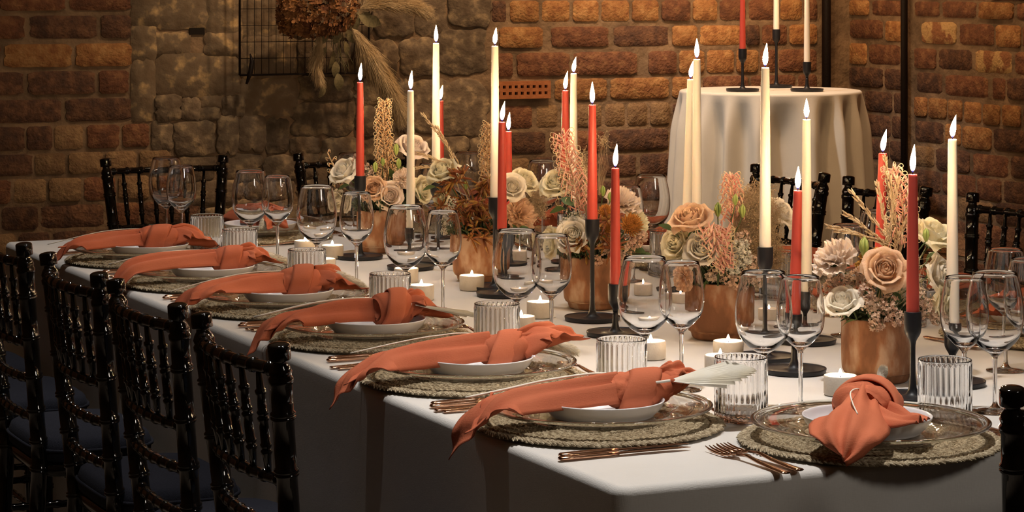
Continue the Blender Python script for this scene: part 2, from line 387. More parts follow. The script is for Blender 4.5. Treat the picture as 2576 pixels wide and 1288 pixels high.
# terracotta air brick with two rows of square holes
a = at_wall(1236, 225, WV); b = at_wall(1380, 225, WV); zt = at_wall(1310, 204, WV).z; zb = at_wall(1310, 248, WV).z
wd, hh = b.x-a.x, zt-zb
m = MB(); nh = 9; cw = wd/(nh+.6); hw = cw*.25; yf, yb = -.012, .012
xs = [-wd/2]
for i in range(nh): c = -wd/2+cw*(i+.8); xs += [c-hw, c+hw]
xs.append(wd/2); zs = [-hh/2, -hh*.27, -hh*.10, hh*.10, hh*.27, hh/2]
for i in range(len(xs)-1):
    for j in range(5):
        if not (i % 2 == 1 and j in (1, 3)): m.box(xs[i], xs[i+1], yf, yb, zs[j], zs[j+1])
ab = obj('air_brick', m.mesh('air_brick', 'terracotta_air', False), wall_back, ((a.x+b.x)/2, WV-.006, (zt+zb)/2)); ab['label'] = 'terracotta air brick with two rows of square holes'
obj('air_brick_back', MB().box(-wd/2*.97, wd/2*.97, .004, .02, -hh*.46, hh*.46).mesh('air_brick_back', 'hole_dark', False), ab)
# rubble stones and old render between the two stretches of brick
STONES = [(336, -20, 392, 58, 'p'), (398, -25, 522, 66, 'p'), (528, -30, 602, 112, 'p'), (338, 66, 384, 150, 'p'), (388, 90, 470, 136, 'p'), (520, 90, 600, 132, 'p'),
          (388, 142, 600, 236, 'p'), (338, 156, 382, 300, 'p'), (392, 244, 452, 302, 's'), (458, 248, 500, 300, 's'), (505, 242, 556, 268, 'p'), (505, 274, 548, 300, 's'), (560, 243, 612, 290, 's'),
          (384, 308, 432, 378, 's'), (438, 306, 538, 390, 's'), (548, 296, 594, 386, 's'), (600, 296, 664, 378, 's'), (670, 298, 724, 384, 's'), (606, 198, 744, 288, 'p'),
          (752, 196, 884, 250, 's'), (890, 200, 1000, 262, 's'), (728, 258, 892, 342, 's'), (898, 268, 990, 338, 's'), (664, 392, 800, 446, 's'), (808, 350, 902, 420, 's'), (732, 350, 800, 386, 's'),
          (606, -28, 702, 92, 'p'), (708, -30, 820, 92, 's'), (606, 98, 740, 190, 'p'), (746, 100, 876, 188, 's'), (826, -25, 932, 92, 's'), (882, 98, 1000, 192, 's'),
          (938, -25, 1040, 90, 's'), (1006, 96, 1096, 190, 's'), (1046, -30, 1120, 90, 's'), (1126, -30, 1232, 66, 's'), (1102, 72, 1222, 186, 's'), (1026, 196, 1232, 342, 's'), (1000, 200, 1020, 330, 's'),
          (908, 346, 1052, 420, 's'), (1060, 350, 1180, 424, 's'), (1186, 350, 1252, 424, 's'), (436, 396, 540, 452, 's'), (546, 392, 658, 448, 's'),
          (470, 460, 600, 514, 's'), (606, 454, 740, 512, 's'), (748, 452, 880, 512, 's'), (888, 430, 1010, 500, 's'), (1016, 432, 1140, 500, 's'), (1148, 432, 1252, 500, 's'),
          (510, 522, 640, 590, 's'), (648, 520, 790, 590, 's'), (800, 520, 930, 590, 's'), (940, 508, 1080, 590, 's'), (1090, 508, 1252, 590, 's')]
for x0, y0, x1, y1, k in STONES:
    xm, ym = (x0+x1)/2, (y0+y1)/2; a = at_wall(x0-(8, 12)[k == 'p'], ym, WV).x; b = at_wall(x1+(8, 12)[k == 'p'], ym, WV).x; zt = at_wall(xm, y0-(8, 12)[k == 'p'], WV).z; zb = at_wall(xm, y1+(8, 12)[k == 'p'], WV).z
    kk = 'plaster' if k == 'p' else 'stone'; pr = .001+.001*rw.random() if k == 'p' else rw.uniform(.003, .013)
    o = obj('stone', rw.choice(ST[kk]), wall_back, ((a+b)/2, WV-pr+.025, (zt+zb)/2), scale=((b-a)*rw.choice((-1, 1)), .055, (zt-zb)))
    o.rotation_euler[1] = rw.uniform(-.06, .06) if k != 'p' else 0
a = at_wall(475, 78, WV); b = at_wall(514, 78, WV)
o = obj('putlog_hole_shade', MB().box(-.5, .5, -.5, .5, -.5, .5).mesh('putlog_hole_shade', 'hole_dark', False), wall_back, ((a.x+b.x)/2, WV+.005, (at_wall(495, 70, WV).z+at_wall(495, 87, WV).z)/2), scale=(b.x-a.x, .02, .022))  # near-black block stands in for the shade inside an open putlog hole
# side wall bricks, traced in their own foreshortening: crop coordinates (scale 2.477, origin 2060, 0)
SIDE = [(195, -120, 400, -20, 'r'), (415, -118, 540, -15, 'o'), (600, -110, 820, -5, 'r'), (835, -105, 1060, 2, 'r'), (1075, -100, 1290, 8, 'd'),
        (190, 0, 316, 96, 'o'), (330, 2, 538, 100, 'r'), (598, 8, 754, 104, 'r'), (770, 8, 985, 112, 'r'), (1000, 12, 1218, 122, 'o'), (1234, 18, 1420, 128, 'r'),
        (196, 122, 402, 240, 'r'), (416, 130, 542, 260, 'o'), (642, 135, 862, 276, 'p'), (876, 148, 1096, 284, 'r'), (1108, 156, 1262, 296, 'o'), (1275, 162, 1420, 302, 'r'),
        (196, 268, 302, 402, 'o'), (310, 276, 510, 404, 'r'), (598, 300, 735, 428, 'r'), (746, 306, 958, 436, 'd'), (972, 315, 1206, 458, 'p'), (1220, 325, 1420, 470, 'r'),
        (196, 418, 402, 540, 'd'), (416, 430, 542, 556, 'd'), (610, 452, 772, 580, 'd'), (784, 470, 1060, 604, 'r'), (1084, 484, 1164, 620, 'r'), (1176, 490, 1420, 628, 'd'),
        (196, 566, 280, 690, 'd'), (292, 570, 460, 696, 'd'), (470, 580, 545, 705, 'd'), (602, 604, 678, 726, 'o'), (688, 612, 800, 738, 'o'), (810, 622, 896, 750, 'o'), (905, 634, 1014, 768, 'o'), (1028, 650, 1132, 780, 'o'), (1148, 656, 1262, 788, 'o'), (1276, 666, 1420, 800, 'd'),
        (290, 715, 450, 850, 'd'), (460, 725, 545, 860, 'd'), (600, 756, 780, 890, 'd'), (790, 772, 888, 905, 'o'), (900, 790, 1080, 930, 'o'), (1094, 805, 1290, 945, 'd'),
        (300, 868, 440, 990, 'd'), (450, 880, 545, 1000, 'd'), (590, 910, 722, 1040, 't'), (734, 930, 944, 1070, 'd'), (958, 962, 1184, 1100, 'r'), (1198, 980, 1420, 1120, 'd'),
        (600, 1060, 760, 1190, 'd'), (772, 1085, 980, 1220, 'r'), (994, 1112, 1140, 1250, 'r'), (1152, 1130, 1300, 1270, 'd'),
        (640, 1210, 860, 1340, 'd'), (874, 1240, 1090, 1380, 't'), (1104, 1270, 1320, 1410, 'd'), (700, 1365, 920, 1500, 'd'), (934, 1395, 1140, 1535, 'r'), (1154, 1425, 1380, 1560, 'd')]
for x0, y0, x1, y1, k in SIDE:
    x0, x1 = 2060+x0/2.477, 2060+x1/2.477; y0, y1 = y0/2.477, y1/2.477; xm, ym = (x0+x1)/2, (y0+y1)/2
    a = at_side(x0, ym, WU).y; b = at_side(x1, ym, WU).y; zt = at_side(xm, y0, WU).z; zb = at_side(xm, y1, WU).z
    if a > WV-.01: a = WV-.012
    o = obj('brick', rw.choice(BR[KEY[k]]), wall_right, (WU+.0135+rw.uniform(-.004, .003), (a+b)/2, (zt+zb)/2), rot=(0, 0, -pi/2), scale=(abs(a-b), .034, zt-zb))
# the plain courses beyond the photograph's view, joined
def fill_courses(m, u0, u1, z0, z1, rnd):
    z = z0; k = 0
    while z < z1-.03:
        h = .080; x = u0-(k % 2)*.11
        while x < u1:
            l = (.215 if k % 3 else .105)*rnd.uniform(.93, 1.05)
            a, b = max(x, u0), min(x+l, u1)
            if b-a > .03: m.box(a, b, -.005+rnd.uniform(-.003, .002), .01, z+rnd.uniform(0, .004), z+h-rnd.uniform(0, .005))
            x += l+.012
        z += .092; k += 1
    return m
rf = random.Random(8)
zt_hi = at_wall(1500, -66, WV).z
m = MB(); fill_courses(m, -3.15, .02, .02, 3.2, rf); fill_courses(m, .05, 3.36, at_wall(600, -40, WV).z+.06, 3.2, rf); fill_courses(m, .05, 3.36, .02, at_wall(1500, 518, WV).z-.11, rf)
o = obj('brickwork', m.mesh('brickwork', 'brick_mix', False), wall_back, (0, WV, 0)); o['kind'] = 'stuff'
m = MB(); zl = at_side(2400, 570, WU).z; fill_courses(m, -1.4, 3.75, zl, 3.2, rf); fill_courses(m, -1.4, WV-.05, .02, zl-.02, rf); fill_courses(m, 3.78, WV-.05, at_side(2300, -48, WU).z+.04, 3.2, rf)
o = obj('brickwork', m.mesh('brickwork', 'brick_mix', False), wall_right, (WU, 0, 0)); o['kind'] = 'stuff'; o.rotation_euler = (0, 0, 0)
o.data.transform(Matrix(((0, 1, 0, 0), (1, 0, 0, 0), (0, 0, 1, 0), (0, 0, 0, 1)))); o.data.flip_normals()
# dark iron pipes on the walls
def pipe(px, plane, label, r):
    p = at_wall(px, 200, WV) if plane == 'b' else at_side(px, 200, WU)
    off = Vector((0, -r-.014, 0)) if plane == 'b' else Vector((-r-.014, 0, 0))
    q = p+off; m = MB().tube([(0, 0, 0), (0, 0, 3.25)], r, 14)
    t = thing('iron_pipe', label, 'pipe', (q.x, q.y, 0.0), parts=[('pipe', m.mesh('pipe', 'iron'))])
    for z in (.4, 1.9, 2.9):
        br = MB(); d = -off.normalized()*(r+.016); br.tube([(d.x, d.y, z), (0, 0, z)], .006, 6); br.lathe([(.001, z-.012), (r*1.35, z-.012), (r*1.35, z+.012), (.001, z+.012)], 14)
        obj('bracket', br.mesh('bracket', 'iron'), t)
pipe(2068, 'b', 'thick dark iron pipe running up the wall behind the cocktail table', .0165)
pipe(2290, 's', 'thin dark iron pipe running up the brick wall clear of the cocktail table', .0125)
# ------------------------------------------------------------------ long table under a linen cloth
TW, TL = 1.60, 3.51
t = thing('banquet_table', 'long wide banquet table under the linen cloth', 'table', (TW/2, TL/2, 0))
obj('tabletop', MB().box(-TW/2+.012, TW/2-.012, -TL/2+.012, TL/2-.012, .705, .742).mesh('tabletop', 'wheat', False), t)
for x in (-1, 1):
    for y in (-1, 1):
        obj('leg', MB().tube([(x*.55, y*1.5, 0), (x*.55, y*1.5, .706)], .02, 10).mesh('leg', 'iron'), t)
def rect_cloth(w, l, z, zb):
    rc = .022; pts = []                                    # rounded rectangle, counter-clockwise, with outward normals
    def edge(p, q, n, N): return [((lerp(p[0], q[0], i/N), lerp(p[1], q[1], i/N)), n) for i in range(N)]
    def corner(c, a0): return [((c[0]+rc*cos(a0+i*pi/16), c[1]+rc*sin(a0+i*pi/16)), (cos(a0+i*pi/16), sin(a0+i*pi/16))) for i in range(8)]
    pts += edge((rc, 0), (w-rc, 0), (0, -1), 90)+corner((w-rc, rc), -pi/2)+edge((w, rc), (w, l-rc), (1, 0), 180)+corner((w-rc, l-rc), 0)
    pts += edge((w-rc, l), (rc, l), (0, 1), 90)+corner((rc, l-rc), pi/2)+edge((0, l-rc), (0, rc), (-1, 0), 180)+corner((rc, rc), pi)
    N = len(pts); P = []
    er = .013; levels = [(0, 0)]+[(er*sin(a), er*(1-cos(a))) for a in (radians(x) for x in (20, 40, 60, 80))]
    levels = [(er*sin(radians(a))-er, er*(1-cos(radians(a)))) for a in (0, 18, 36, 54, 72, 90)]
    depth = z-zb
    levels += [(0, er+.004+(depth-er-.004)*((k/22)**1.3)) for k in range(1, 23)]
    cs = [((0, 0), .030), ((w, 0), .03), ((w, l), .03), ((0, l), .03)]
    for off, dz in levels:
        row = []; tt = max(dz-.02, 0)/depth
        for i, (p, n) in enumerate(pts):
            s = p[0]*1.3+p[1]
            wv = .0065*tt*sin(s*13+1.5*sin(s*3.1))+.0035*tt*sin(s*31+2)
            o2 = off+wv*min(1, tt*3)+.002*tt
            tx = ty = 0
            for (c, amp) in cs:
                dd = sqrt((p[0]-c[0])**2+(p[1]-c[1])**2)
                o2 += amp*.4*(tt**.75)*exp(-(dd/.055)**2)-.010*tt*exp(-((dd-.12)/.05)**2)
            row.append((p[0]+n[0]*o2, p[1]+n[1]*o2, z-dz))
        P.append(row)
    m = MB(); m.quadgrid(P, wrapv=True)
    # top: rings inward from the edge to a grid of the same outline
    n0 = 0; prev = list(range(N)); cx, cy = w/2, l/2
    for k in range(1, 12):
        f = 1-k/12; cur = []
        for i, (p, n) in enumerate(pts):
            px, py = cx+(p[0]-n[0]*er-cx)*f, cy+(p[1]-n[1]*er-cy)*f
            cur.append(len(m.v)); m.v.append((px, py, z+.0006*mnoise.noise(Vector((px*5, py*5, 0)))))
        for i in range(N): m.f.append((prev[(i+1) % N], prev[i], cur[i], cur[(i+1) % N]))
        prev = cur
    c0 = len(m.v); m.v.append((cx, cy, z))
    for i in range(N): m.f.append((prev[(i+1) % N], prev[i], c0))
    return m
o = obj('tablecloth', rect_cloth(TW, TL, TZ, .015).mesh('tablecloth', 'linen_table')); tag(o, 'floor-length pale linen cloth draped over the long banquet table', 'tablecloth')
# ------------------------------------------------------------------ tall round cocktail table under its cloth
CT = at_depth(1938, 226, 8.586); CT.z = 0; CZ = 1.07
CZ = at_depth(1938, 226, 8.586).z; CR = .315
t = thing('cocktail_table', 'tall round cocktail table hidden under its floor-length cloth', 'table', CT)
obj('tabletop', MB().lathe([(0.001, CZ-.03), (CR-.012, CZ-.03), (CR-.012, CZ-.008), (.001, CZ-.008)], 40).mesh('tabletop', 'wheat'), t)
obj('pole', MB().tube([(0, 0, .02), (0, 0, CZ-.03)], .03, 14).mesh('pole', 'iron'), t)
obj('base', MB().lathe([(.001, 0), (.24, 0), (.24, .015), (.04, .03), (.001, .03)], 30).mesh('base', 'iron'), t)
m = MB(); n = 400; P = []
for k in range(40):
    if k < 10: r0, z, tt = CR*k/9.9+.0005, CZ, 0
    elif k < 15: a = radians((k-9)*18); r0, z, tt = CR-.010+.010*sin(a), CZ-.010*(1-cos(a)), 0
    else: q = ((k-14)/25); tt = q**1.15; r0, z = CR+.0, CZ-.012-(CZ-.03)*tt
    row = []
    for j in range(n):
        th = 2*pi*j/n
        fold = .5*(1+sin(17*th+1.3*sin(2*th+.6)+1.0*sin(5*th)))
        fold = fold**1.15
        rr = r0+((.004+.062*fold)*(tt**.85)+(fold-.62)*.050*min(1, tt*9))*(k > 14)
        row.append((rr*cos(th), rr*sin(th), z))
    P.append(row)
m.quadgrid(P, wrapv=True)
o = obj('tablecloth', m.mesh('cocktail_cloth', 'linen_cocktail'), loc=CT); tag(o, 'ivory cloth hanging in deep folds over the round cocktail table', 'tablecloth')
# ------------------------------------------------------------------ black turned-spindle chairs with navy seat pads
CH = .91
def cx(z): return -.17-.10*(z-.46) if z > .46 else -.17-.05*(.46-z)
def cy(z): return .185-.10*(CH-z) if z > .40 else .134+.03*(.40-z)
def turned(p0, p1, prof, n=12):                            # prof: (distance fraction, radius)
    p0, p1 = Vector(p0), Vector(p1)
    return [p0.lerp(p1, t) for t, r in prof], [r for t, r in prof]
def ring(zc, r, w=.007): return [(zc-w, r), (zc-w*.6, r*1.17), (zc-w*.2, r*1.17), (zc, r*1.03), (zc+w*.2, r*1.17), (zc+w*.6, r*1.17), (zc+w, r)]
def post_mesh(side):
    r = .0162; pr = [(0, .012), (.02, .0125)]
    for zc in (.10, .30, .44, .50, .565, .635, .715, .80): pr += ring(zc, r)
    pr += [(.846, r), (.849, r*1.12), (.856, r*1.14), (.860, r*.98), (.866, r*1.08), (.873, r*.92), (.879, r*.66), (.8835, r*.66), (.8838, r*.70), (.8842, r*.99), (.8846, r*1.03), (.8850, r*1.04), (.8950, r*1.05), (.9045, r*1.04), (.9060, r*1.01), (.9072, r*.93), (.9085, r*.72), (.9095, r*.4), (.9098, .0005)]
    pts = [(cx(z), side*cy(z), z) for z, q in pr]
    return MB().tube(pts, [q for z, q in pr], 20, cap=False).mesh('back_post', 'black_lacquer')
def rail_mesh(z, r, bow, nb):
    pts, rad = [], []; seg = ((0, 1.0), (.25, 1.03), (.42, 1.0), (.435, 1.20), (.465, 1.24), (.485, 1.05), (.515, 1.05), (.535, 1.24), (.565, 1.20), (.58, 1.0), (.75, 1.03))
    for k in range(nb):
        for f, q in seg:
            t = -1+2*(k+f)/nb; pts.append((cx(z)-bow*(1-t*t), t*cy(z), z)); rad.append(r*q)
    pts.append((cx(z), cy(z), z)); rad.append(r)
    return MB().tube(pts, rad, 12).mesh('back_rail', 'black_lacquer')
ZR = (.868, .700, .625, .545)
def spindle(t):
    z0, z1 = ZR[1]+.004, ZR[0]-.004
    p0 = (cx(ZR[1])-.022*(1-t*t), t*cy(ZR[1]), z0); p1 = (cx(ZR[0])-.030*(1-t*t), t*cy(ZR[0]), z1)
    q = .0072; prof = [(0, .0045), (.18, .0068), (.20, .0088), (.225, .0088), (.24, .0062), (.26, .0088), (.285, .0088), (.30, .0072), (.45, .0074), (.50, .0072), (.515, .009), (.54, .009), (.555, .0064), (.57, .009), (.595, .009), (.61, .0070), (.75, .0066), (.77, .0086), (.80, .0086), (.81, .006), (1, .0038)]
    a, b = turned(p0, p1, prof); return MB().tube(a, b, 9).mesh('spindle', 'black_lacquer')
def pad_mesh():
    P = []; hx, hy = .128, .185
    for z, g in ((0, .93), (.006, .99), (.018, 1.0), (.024, 1.005), (.03, 1.0), (.044, .965), (.050, .90), (.053, .6), (.054, .25), (.054, .002)):
        row = []
        for k in range(44):
            a = 2*pi*k/44; c, s = cos(a), sin(a); q = (abs(c)**4+abs(s)**4)**-.25
            row.append((-.052+hx*c*q*g, hy*s*q*g*(1-.10*(-c)*.5), .452+z))
        P.append(row)
    return MB().quadgrid(P, wrapv=True).mesh('seat_pad', 'cushion')
def pad_piping():
    pts = []
    for k in range(45):
        a = 2*pi*k/44; c, s = cos(a), sin(a); q = (abs(c)**4+abs(s)**4)**-.25
        pts.append((-.052+.130*c*q, .187*s*q*(1+.05*c), .478))
    return MB().tube(pts, .0035, 6, cap=False).mesh('piping', 'cushion')
def seat_mesh():
    P = []
    for z, g in ((.425, .95), (.43, 1), (.448, 1), (.452, .97)):
        P.append([(-.052+.124*c*q*g, .180*s*q*g, z) for c, s, q in ((cos(a), sin(a), (abs(cos(a))**5+abs(sin(a))**5)**-.2) for a in (2*pi*k/36 for k in range(36)))])
    m = MB().quadgrid(P, wrapv=True); n = 36
    m.f.append(tuple(reversed(range(n)))); m.f.append(tuple(3*n+k for k in range(n)))
    return m.mesh('seat', 'black_lacquer')
def leg_mesh(side):
    pr = [(0, .011)]
    for zc in (.10, .24, .38): pr += ring(zc, .0145)
    pr += [(.425, .015)]
    return MB().tube([(.042+.03*(.43-z), side*(.150+.02*(.43-z)), z) for z, q in pr], [q for z, q in pr], 12).mesh('front_leg', 'black_lacquer')
def stretch(p0, p1):
    prof = [(k/24, .008*(1.25 if k % 4 == 2 else 1)) for k in range(25)]
    a, b = turned(p0, p1, prof); return MB().tube(a, b, 8).mesh('stretcher', 'black_lacquer')
CHP = [('seat', seat_mesh()), ('seat_pad', pad_mesh(), [('piping', pad_piping())]), ('back_post', post_mesh(1)), ('back_post', post_mesh(-1)),
       ('top_rail', rail_mesh(ZR[0], .0095, .030, 8)), ('back_rail', rail_mesh(ZR[1], .0085, .022, 8)), ('back_rail', rail_mesh(ZR[2], .0085, .018, 8)), ('back_rail', rail_mesh(ZR[3], .0085, .014, 7))]
CHP += [('spindle', spindle(t)) for t in (-.70, -.42, -.14, .14, .42, .70)]
CHP += [('front_leg', leg_mesh(1)), ('front_leg', leg_mesh(-1))]
CHP += [('stretcher', stretch((.050, -.155, z), (.050, .155, z))) for z in (.16, .30)]
CHP += [('stretcher', stretch((cx(z), s*cy(z), z), (.052, s*.155, z))) for z in (.12, .26) for s in (1, -1)]
CHP += [('stretcher', stretch((cx(.2), -cy(.2), .2), (cx(.2), cy(.2), .2)))]
def chair(u, v, rz, label):
    thing('chiavari_chair', label, 'chair', (u, v, 0), rz, 'black chiavari chairs round the table', CHP)
XF = .215                                                  # finial distance behind the chair origin
side = 'black spindle-back chair with navy pad on the long side, '
for i, v in enumerate((.632, 1.125, 1.60, 2.16, 2.66, 3.12)):
    chair(-.327+XF, v, 0, side+('nearest the cloth corner fold', 'second from the cloth corner fold', 'third from the cloth corner fold', 'fourth from the cloth corner fold', 'fifth from the cloth corner fold', 'last before the wall end')[i])
for i, v in enumerate((1.97, 2.54, 3.03)):
    chair(2.12-XF, v, pi, 'black spindle-back chair on the far long side '+('beside the iron pipe wall', 'between its neighbours, before the cocktail table cloth', 'straight in front of the cocktail table')[i])
chair(.66, 4.23-XF, -pi/2, 'black spindle-back chair at the wall end, near the empty table corner')
chair(1.264, 4.215-XF, -pi/2, 'black spindle-back chair at the wall end, half behind the flowers')
chair(.595, -.327+XF, pi/2, 'black spindle-back chair pulled up to the table end with the white plate and forks')
# ------------------------------------------------------------------ tableware
def glass_parts(H, bowlh, rmax, rrim, zmax, foot, tag_):
    zb = H-bowlh; th = .0011
    out = smooth_profile([(.0045, zb-.004), (.010, zb+.002), (rmax*.55, zb+.012), (rmax*.88, zb+bowlh*.24), (rmax, zmax), (rmax*.955, zmax+(H-zmax)*.45), (rrim, H)], 5)
    inn = smooth_profile([(.0008, zb+.0075), (.008, zb+.009), (rmax*.52, zb+.0165), (rmax*.88-th, zb+bowlh*.255), (rmax-th, zmax+.001), (rmax*.955-th, zmax+(H-zmax)*.45), (rrim-th, H-.0004)], 5)
    prof = [(.0008, zb-.004)]+out+[(rrim-th*.5, H+.0007)]+inn[::-1]
    bowl = MB().lathe(prof, 44).mesh('bowl', 'glass')
    st = smooth_profile([(.0042, zb-.0042), (.0036, zb-.02), (.0033, zb*.5), (.0036, .02), (.0055, .010), (.012, .0052), (foot*.6, .0035)], 4)
    stem = MB().lathe([(.0005, zb-.0042)]+st[:-5]+[(.0005, st[-6][1])], 20).mesh('stem', 'glass')
    f = [(.0005, .0005), (foot, .0005), (foot+.0006, .0012), (foot, .0019)]+[(r, z) for r, z in st[-6:][::-1]]+[(.0005, st[-6][1])]
    base = MB().lathe(f, 40).mesh('foot', 'glass')
    return [('bowl', bowl), ('stem', stem), ('foot', base)]
GL = glass_parts(.2225, .131, .0458, .0350, .150, .036, 'large')
GS = glass_parts(.215, .115, .0385, .0300, .150, .034, 'small')
def tumbler_mesh():
    n = 180; ribs = 30; R, H = .0422, .100
    def ripple(th, a): return a*abs(sin(ribs*th/2))
    P = []
    for k, (r, z, am) in enumerate([(.001, 0, 0), (R-.004, 0, 0), (R-.0012, .0015, .0008), (R-.0022, .006, .0022), (R-.0022, .03, .0022), (R-.0022, .091, .0022), (R-.0022, .0945, .0016), (R-.0008, .0975, 0), (R-.0006, .0990, 0), (R-.0009, .0997, 0), (R-.0015, H, 0),
                                   (R-.0022, .0997, 0), (R-.0027, .0990, 0), (R-.0032, .0970, 0), (R-.0038, .05, 0), (R-.0042, .016, 0), (R-.007, .0115, 0), (.001, .0105, 0)]):
        P.append([((r+ripple(2*pi*j/n, am))*cos(2*pi*j/n), (r+ripple(2*pi*j/n, am))*sin(2*pi*j/n), z) for j in range(n)])
    return MB().quadgrid(P, wrapv=True).mesh('tumbler', 'glass')
TUM = tumbler_mesh()
# coiled braid mats
def coil_mesh(r, rnd, w=.0225):
    m = MB(); n = max(int(2*pi*r/.0088), 8)
    for lane in (-1, 1):                                   # two rows of slanting straw plaits, a herringbone braid
        for k in range(n):
            th = 2*pi*(k+.5*(lane > 0)+rnd.uniform(-.15, .15))/n; rr = r+lane*w*.235
            c = Vector((rr*cos(th), rr*sin(th), .0056+rnd.uniform(-.0009, .0009)))
            ta = Vector((-sin(th), cos(th), 0)); ra = Vector((cos(th), sin(th), 0))
            a = (ta*.80+ra*.60*lane+Vector((0, 0, -.10*rnd.random()))).normalized(); b = a.cross(Vector((0, 0, 1))).normalized(); z = a.cross(b)
            for q in (-1, 0, 1):                           # three straws in a plait
                L = .0098*rnd.uniform(.8, 1.15); p = c+b*q*.0027+Vector((0, 0, .0012*(q == 0)))
                m.tube([p-a*L, p-a*L*.45+Vector((0, 0, .0012)), p+a*L*.45+Vector((0, 0, .0012)), p+a*L], [.0008, .0022, .0022, .0008], 5, cap=False)
    for k in range(int(n*.35)):
        th = rnd.uniform(0, 2*pi); p = Vector((r*cos(th), r*sin(th), .0065)); q = Vector((rnd.gauss(0, 1), rnd.gauss(0, 1), .06)).normalized()*rnd.uniform(.005, .012); m.tube([p, p+q], [.0004, .0002], 3, cap=False)
    return m.mesh('coil', 'seagrass')
rm = random.Random(3)
MATP = [('coil', coil_mesh(.0225*k+.004, rm)) for k in range(1, 9)]+[('coil_centre', MB().lathe([(.001, .001), (.185, .001), (.185, .004), (.001, .0085)], 40).mesh('coil_centre', 'seagrass'))]
CHG = MB().lathe(smooth_profile([(.001, 0), (.095, 0), (.105, .0015), (.120, .009), (.150, .0145), (.163, .0166)], 4)+[(.165, .0192)]
                 + smooth_profile([(.164, .0205), (.150, .0190), (.119, .0132), (.103, .0058), (.094, .0042), (.001, .0042)], 4), 96).mesh('charger', 'charger_glass')
CHR = MB().lathe([(.1715+.0066*cos(a)+.0022*sin(a), .0212+.0032*sin(a)+.0008*cos(a)) for a in (2*pi*k/14 for k in range(14))], 96, closed=True).mesh('rim', 'rim_glass')
PLT = MB().lathe([(.001, 0), (.078, 0), (.080, .001)]+smooth_profile([(.081, .003), (.091, .0125), (.0965, .0235)], 4)+[(.0968, .0250), (.0955, .0256), (.0945, .0248)]
                 + smooth_profile([(.0935, .0235), (.088, .0125), (.080, .0055), (.070, .0045)], 4)+[(.001, .0045)], 72).mesh('plate', 'white_china')
# cutlery, lying along +X, handle end at 0
def knife_parts():
    h = MB(); P = []
    for x, w, hgt in ((0, .004, .002), (.003, .0072, .0033), (.02, .0076, .0036), (.075, .0064, .0034), (.095, .0058, .003)):
        P.append([(x, w*cos(a), .0042+hgt*sin(a)) for a in (2*pi*k/12 for k in range(12))])
    h.quadgrid(P, wrapv=True); h.f.append(tuple(reversed(range(12)))); h.f.append(tuple(48+k for k in range(12)))
    b = MB(); P = []
    for x, w, o, t in ((.095, .0056, 0, .0016), (.103, .0075, .002, .0012), (.15, .0088, .003, .0009), (.19, .0078, .0025, .0008), (.208, .0045, .0005, .0007), (.214, .001, -.002, .0006)):
        P.append([(x, o+w, .0040), (x, o, .0040+t), (x, o-w, .0040), (x, o, .0040-t)])
    b.quadgrid(P, wrapv=True)
    return [('handle', h.mesh('handle', 'copper')), ('blade', b.mesh('blade', 'copper'))]
def handle_mesh(L):
    pr = [(0, .0062, .0016, .003), (.003, .0078, .0019, .003), (.03, .0072, .0022, .0035), (.07, .0050, .0022, .0055), (L*.8, .0032, .0022, .0095), (L, .0034, .0020, .0075)]
    P = [[(x, w*cos(a), z+h*sin(a)) for a in (2*pi*k/10 for k in range(10))] for x, w, h, z in pr]
    m = MB().quadgrid(P, wrapv=True); m.f.append(tuple(reversed(range(10)))); m.f.append(tuple(50+k for k in range(10))); return m.mesh('handle', 'copper')
def fork_parts():
    root = MB(); P = []
    for x, w, z in ((.128, .0034, .0078), (.136, .008, .0055), (.145, .0118, .004), (.156, .0125, .0032)):
        P.append([(x, w, z+.001), (x, 0, z+.0002), (x, -w, z+.001), (x, -w, z-.0008), (x, 0, z-.0014), (x, w, z-.0008)])
    root.quadgrid(P, wrapv=True); out = [('handle', handle_mesh(.130))]
    head = ('head', root.mesh('head', 'copper'), [])
    for k in range(4):
        y = -.0105+.007*k; t = MB()
        t.tube([(.155, y, .0032), (.175, y*.98, .0030), (.192, y*.95, .0048), (.203, y*.92, .0075)], [.0021, .0018, .0015, .0007], 6)
        head[2].append(('tine', t.mesh('tine', 'copper')))
    return out+[head]
def spoon_parts():
    m = MB(); P = []
    for i in range(9):
        t = i/8; x = .126+.050*t; w = .0165*sqrt(max(0, sin(pi*(t*.93+.045)))) if 0 < i < 8 else .0036*(1 if i == 0 else .6)
        d = .0055*sin(pi*t)
        P.append([(x, w*sin(a), .0080-d*cos(a)-.001*t) for a in (-pi/2+pi*k/8 for k in range(9))]+[(x, w*sin(a)*.93, .0088-d*.9*cos(a)-.001*t) for a in (pi/2-pi*k/8 for k in range(9))])
    m.quadgrid(P, wrapv=True)
    return [('handle', handle_mesh(.128)), ('bowl', m.mesh('bowl', 'copper'))]
KN, FK, SP = knife_parts(), fork_parts(), spoon_parts()
def put(name, label, cat, u, v, z, rz, parts, group): return thing(name, label, cat, (u, v, z), rz, group, parts)
MZ = TZ+.0006
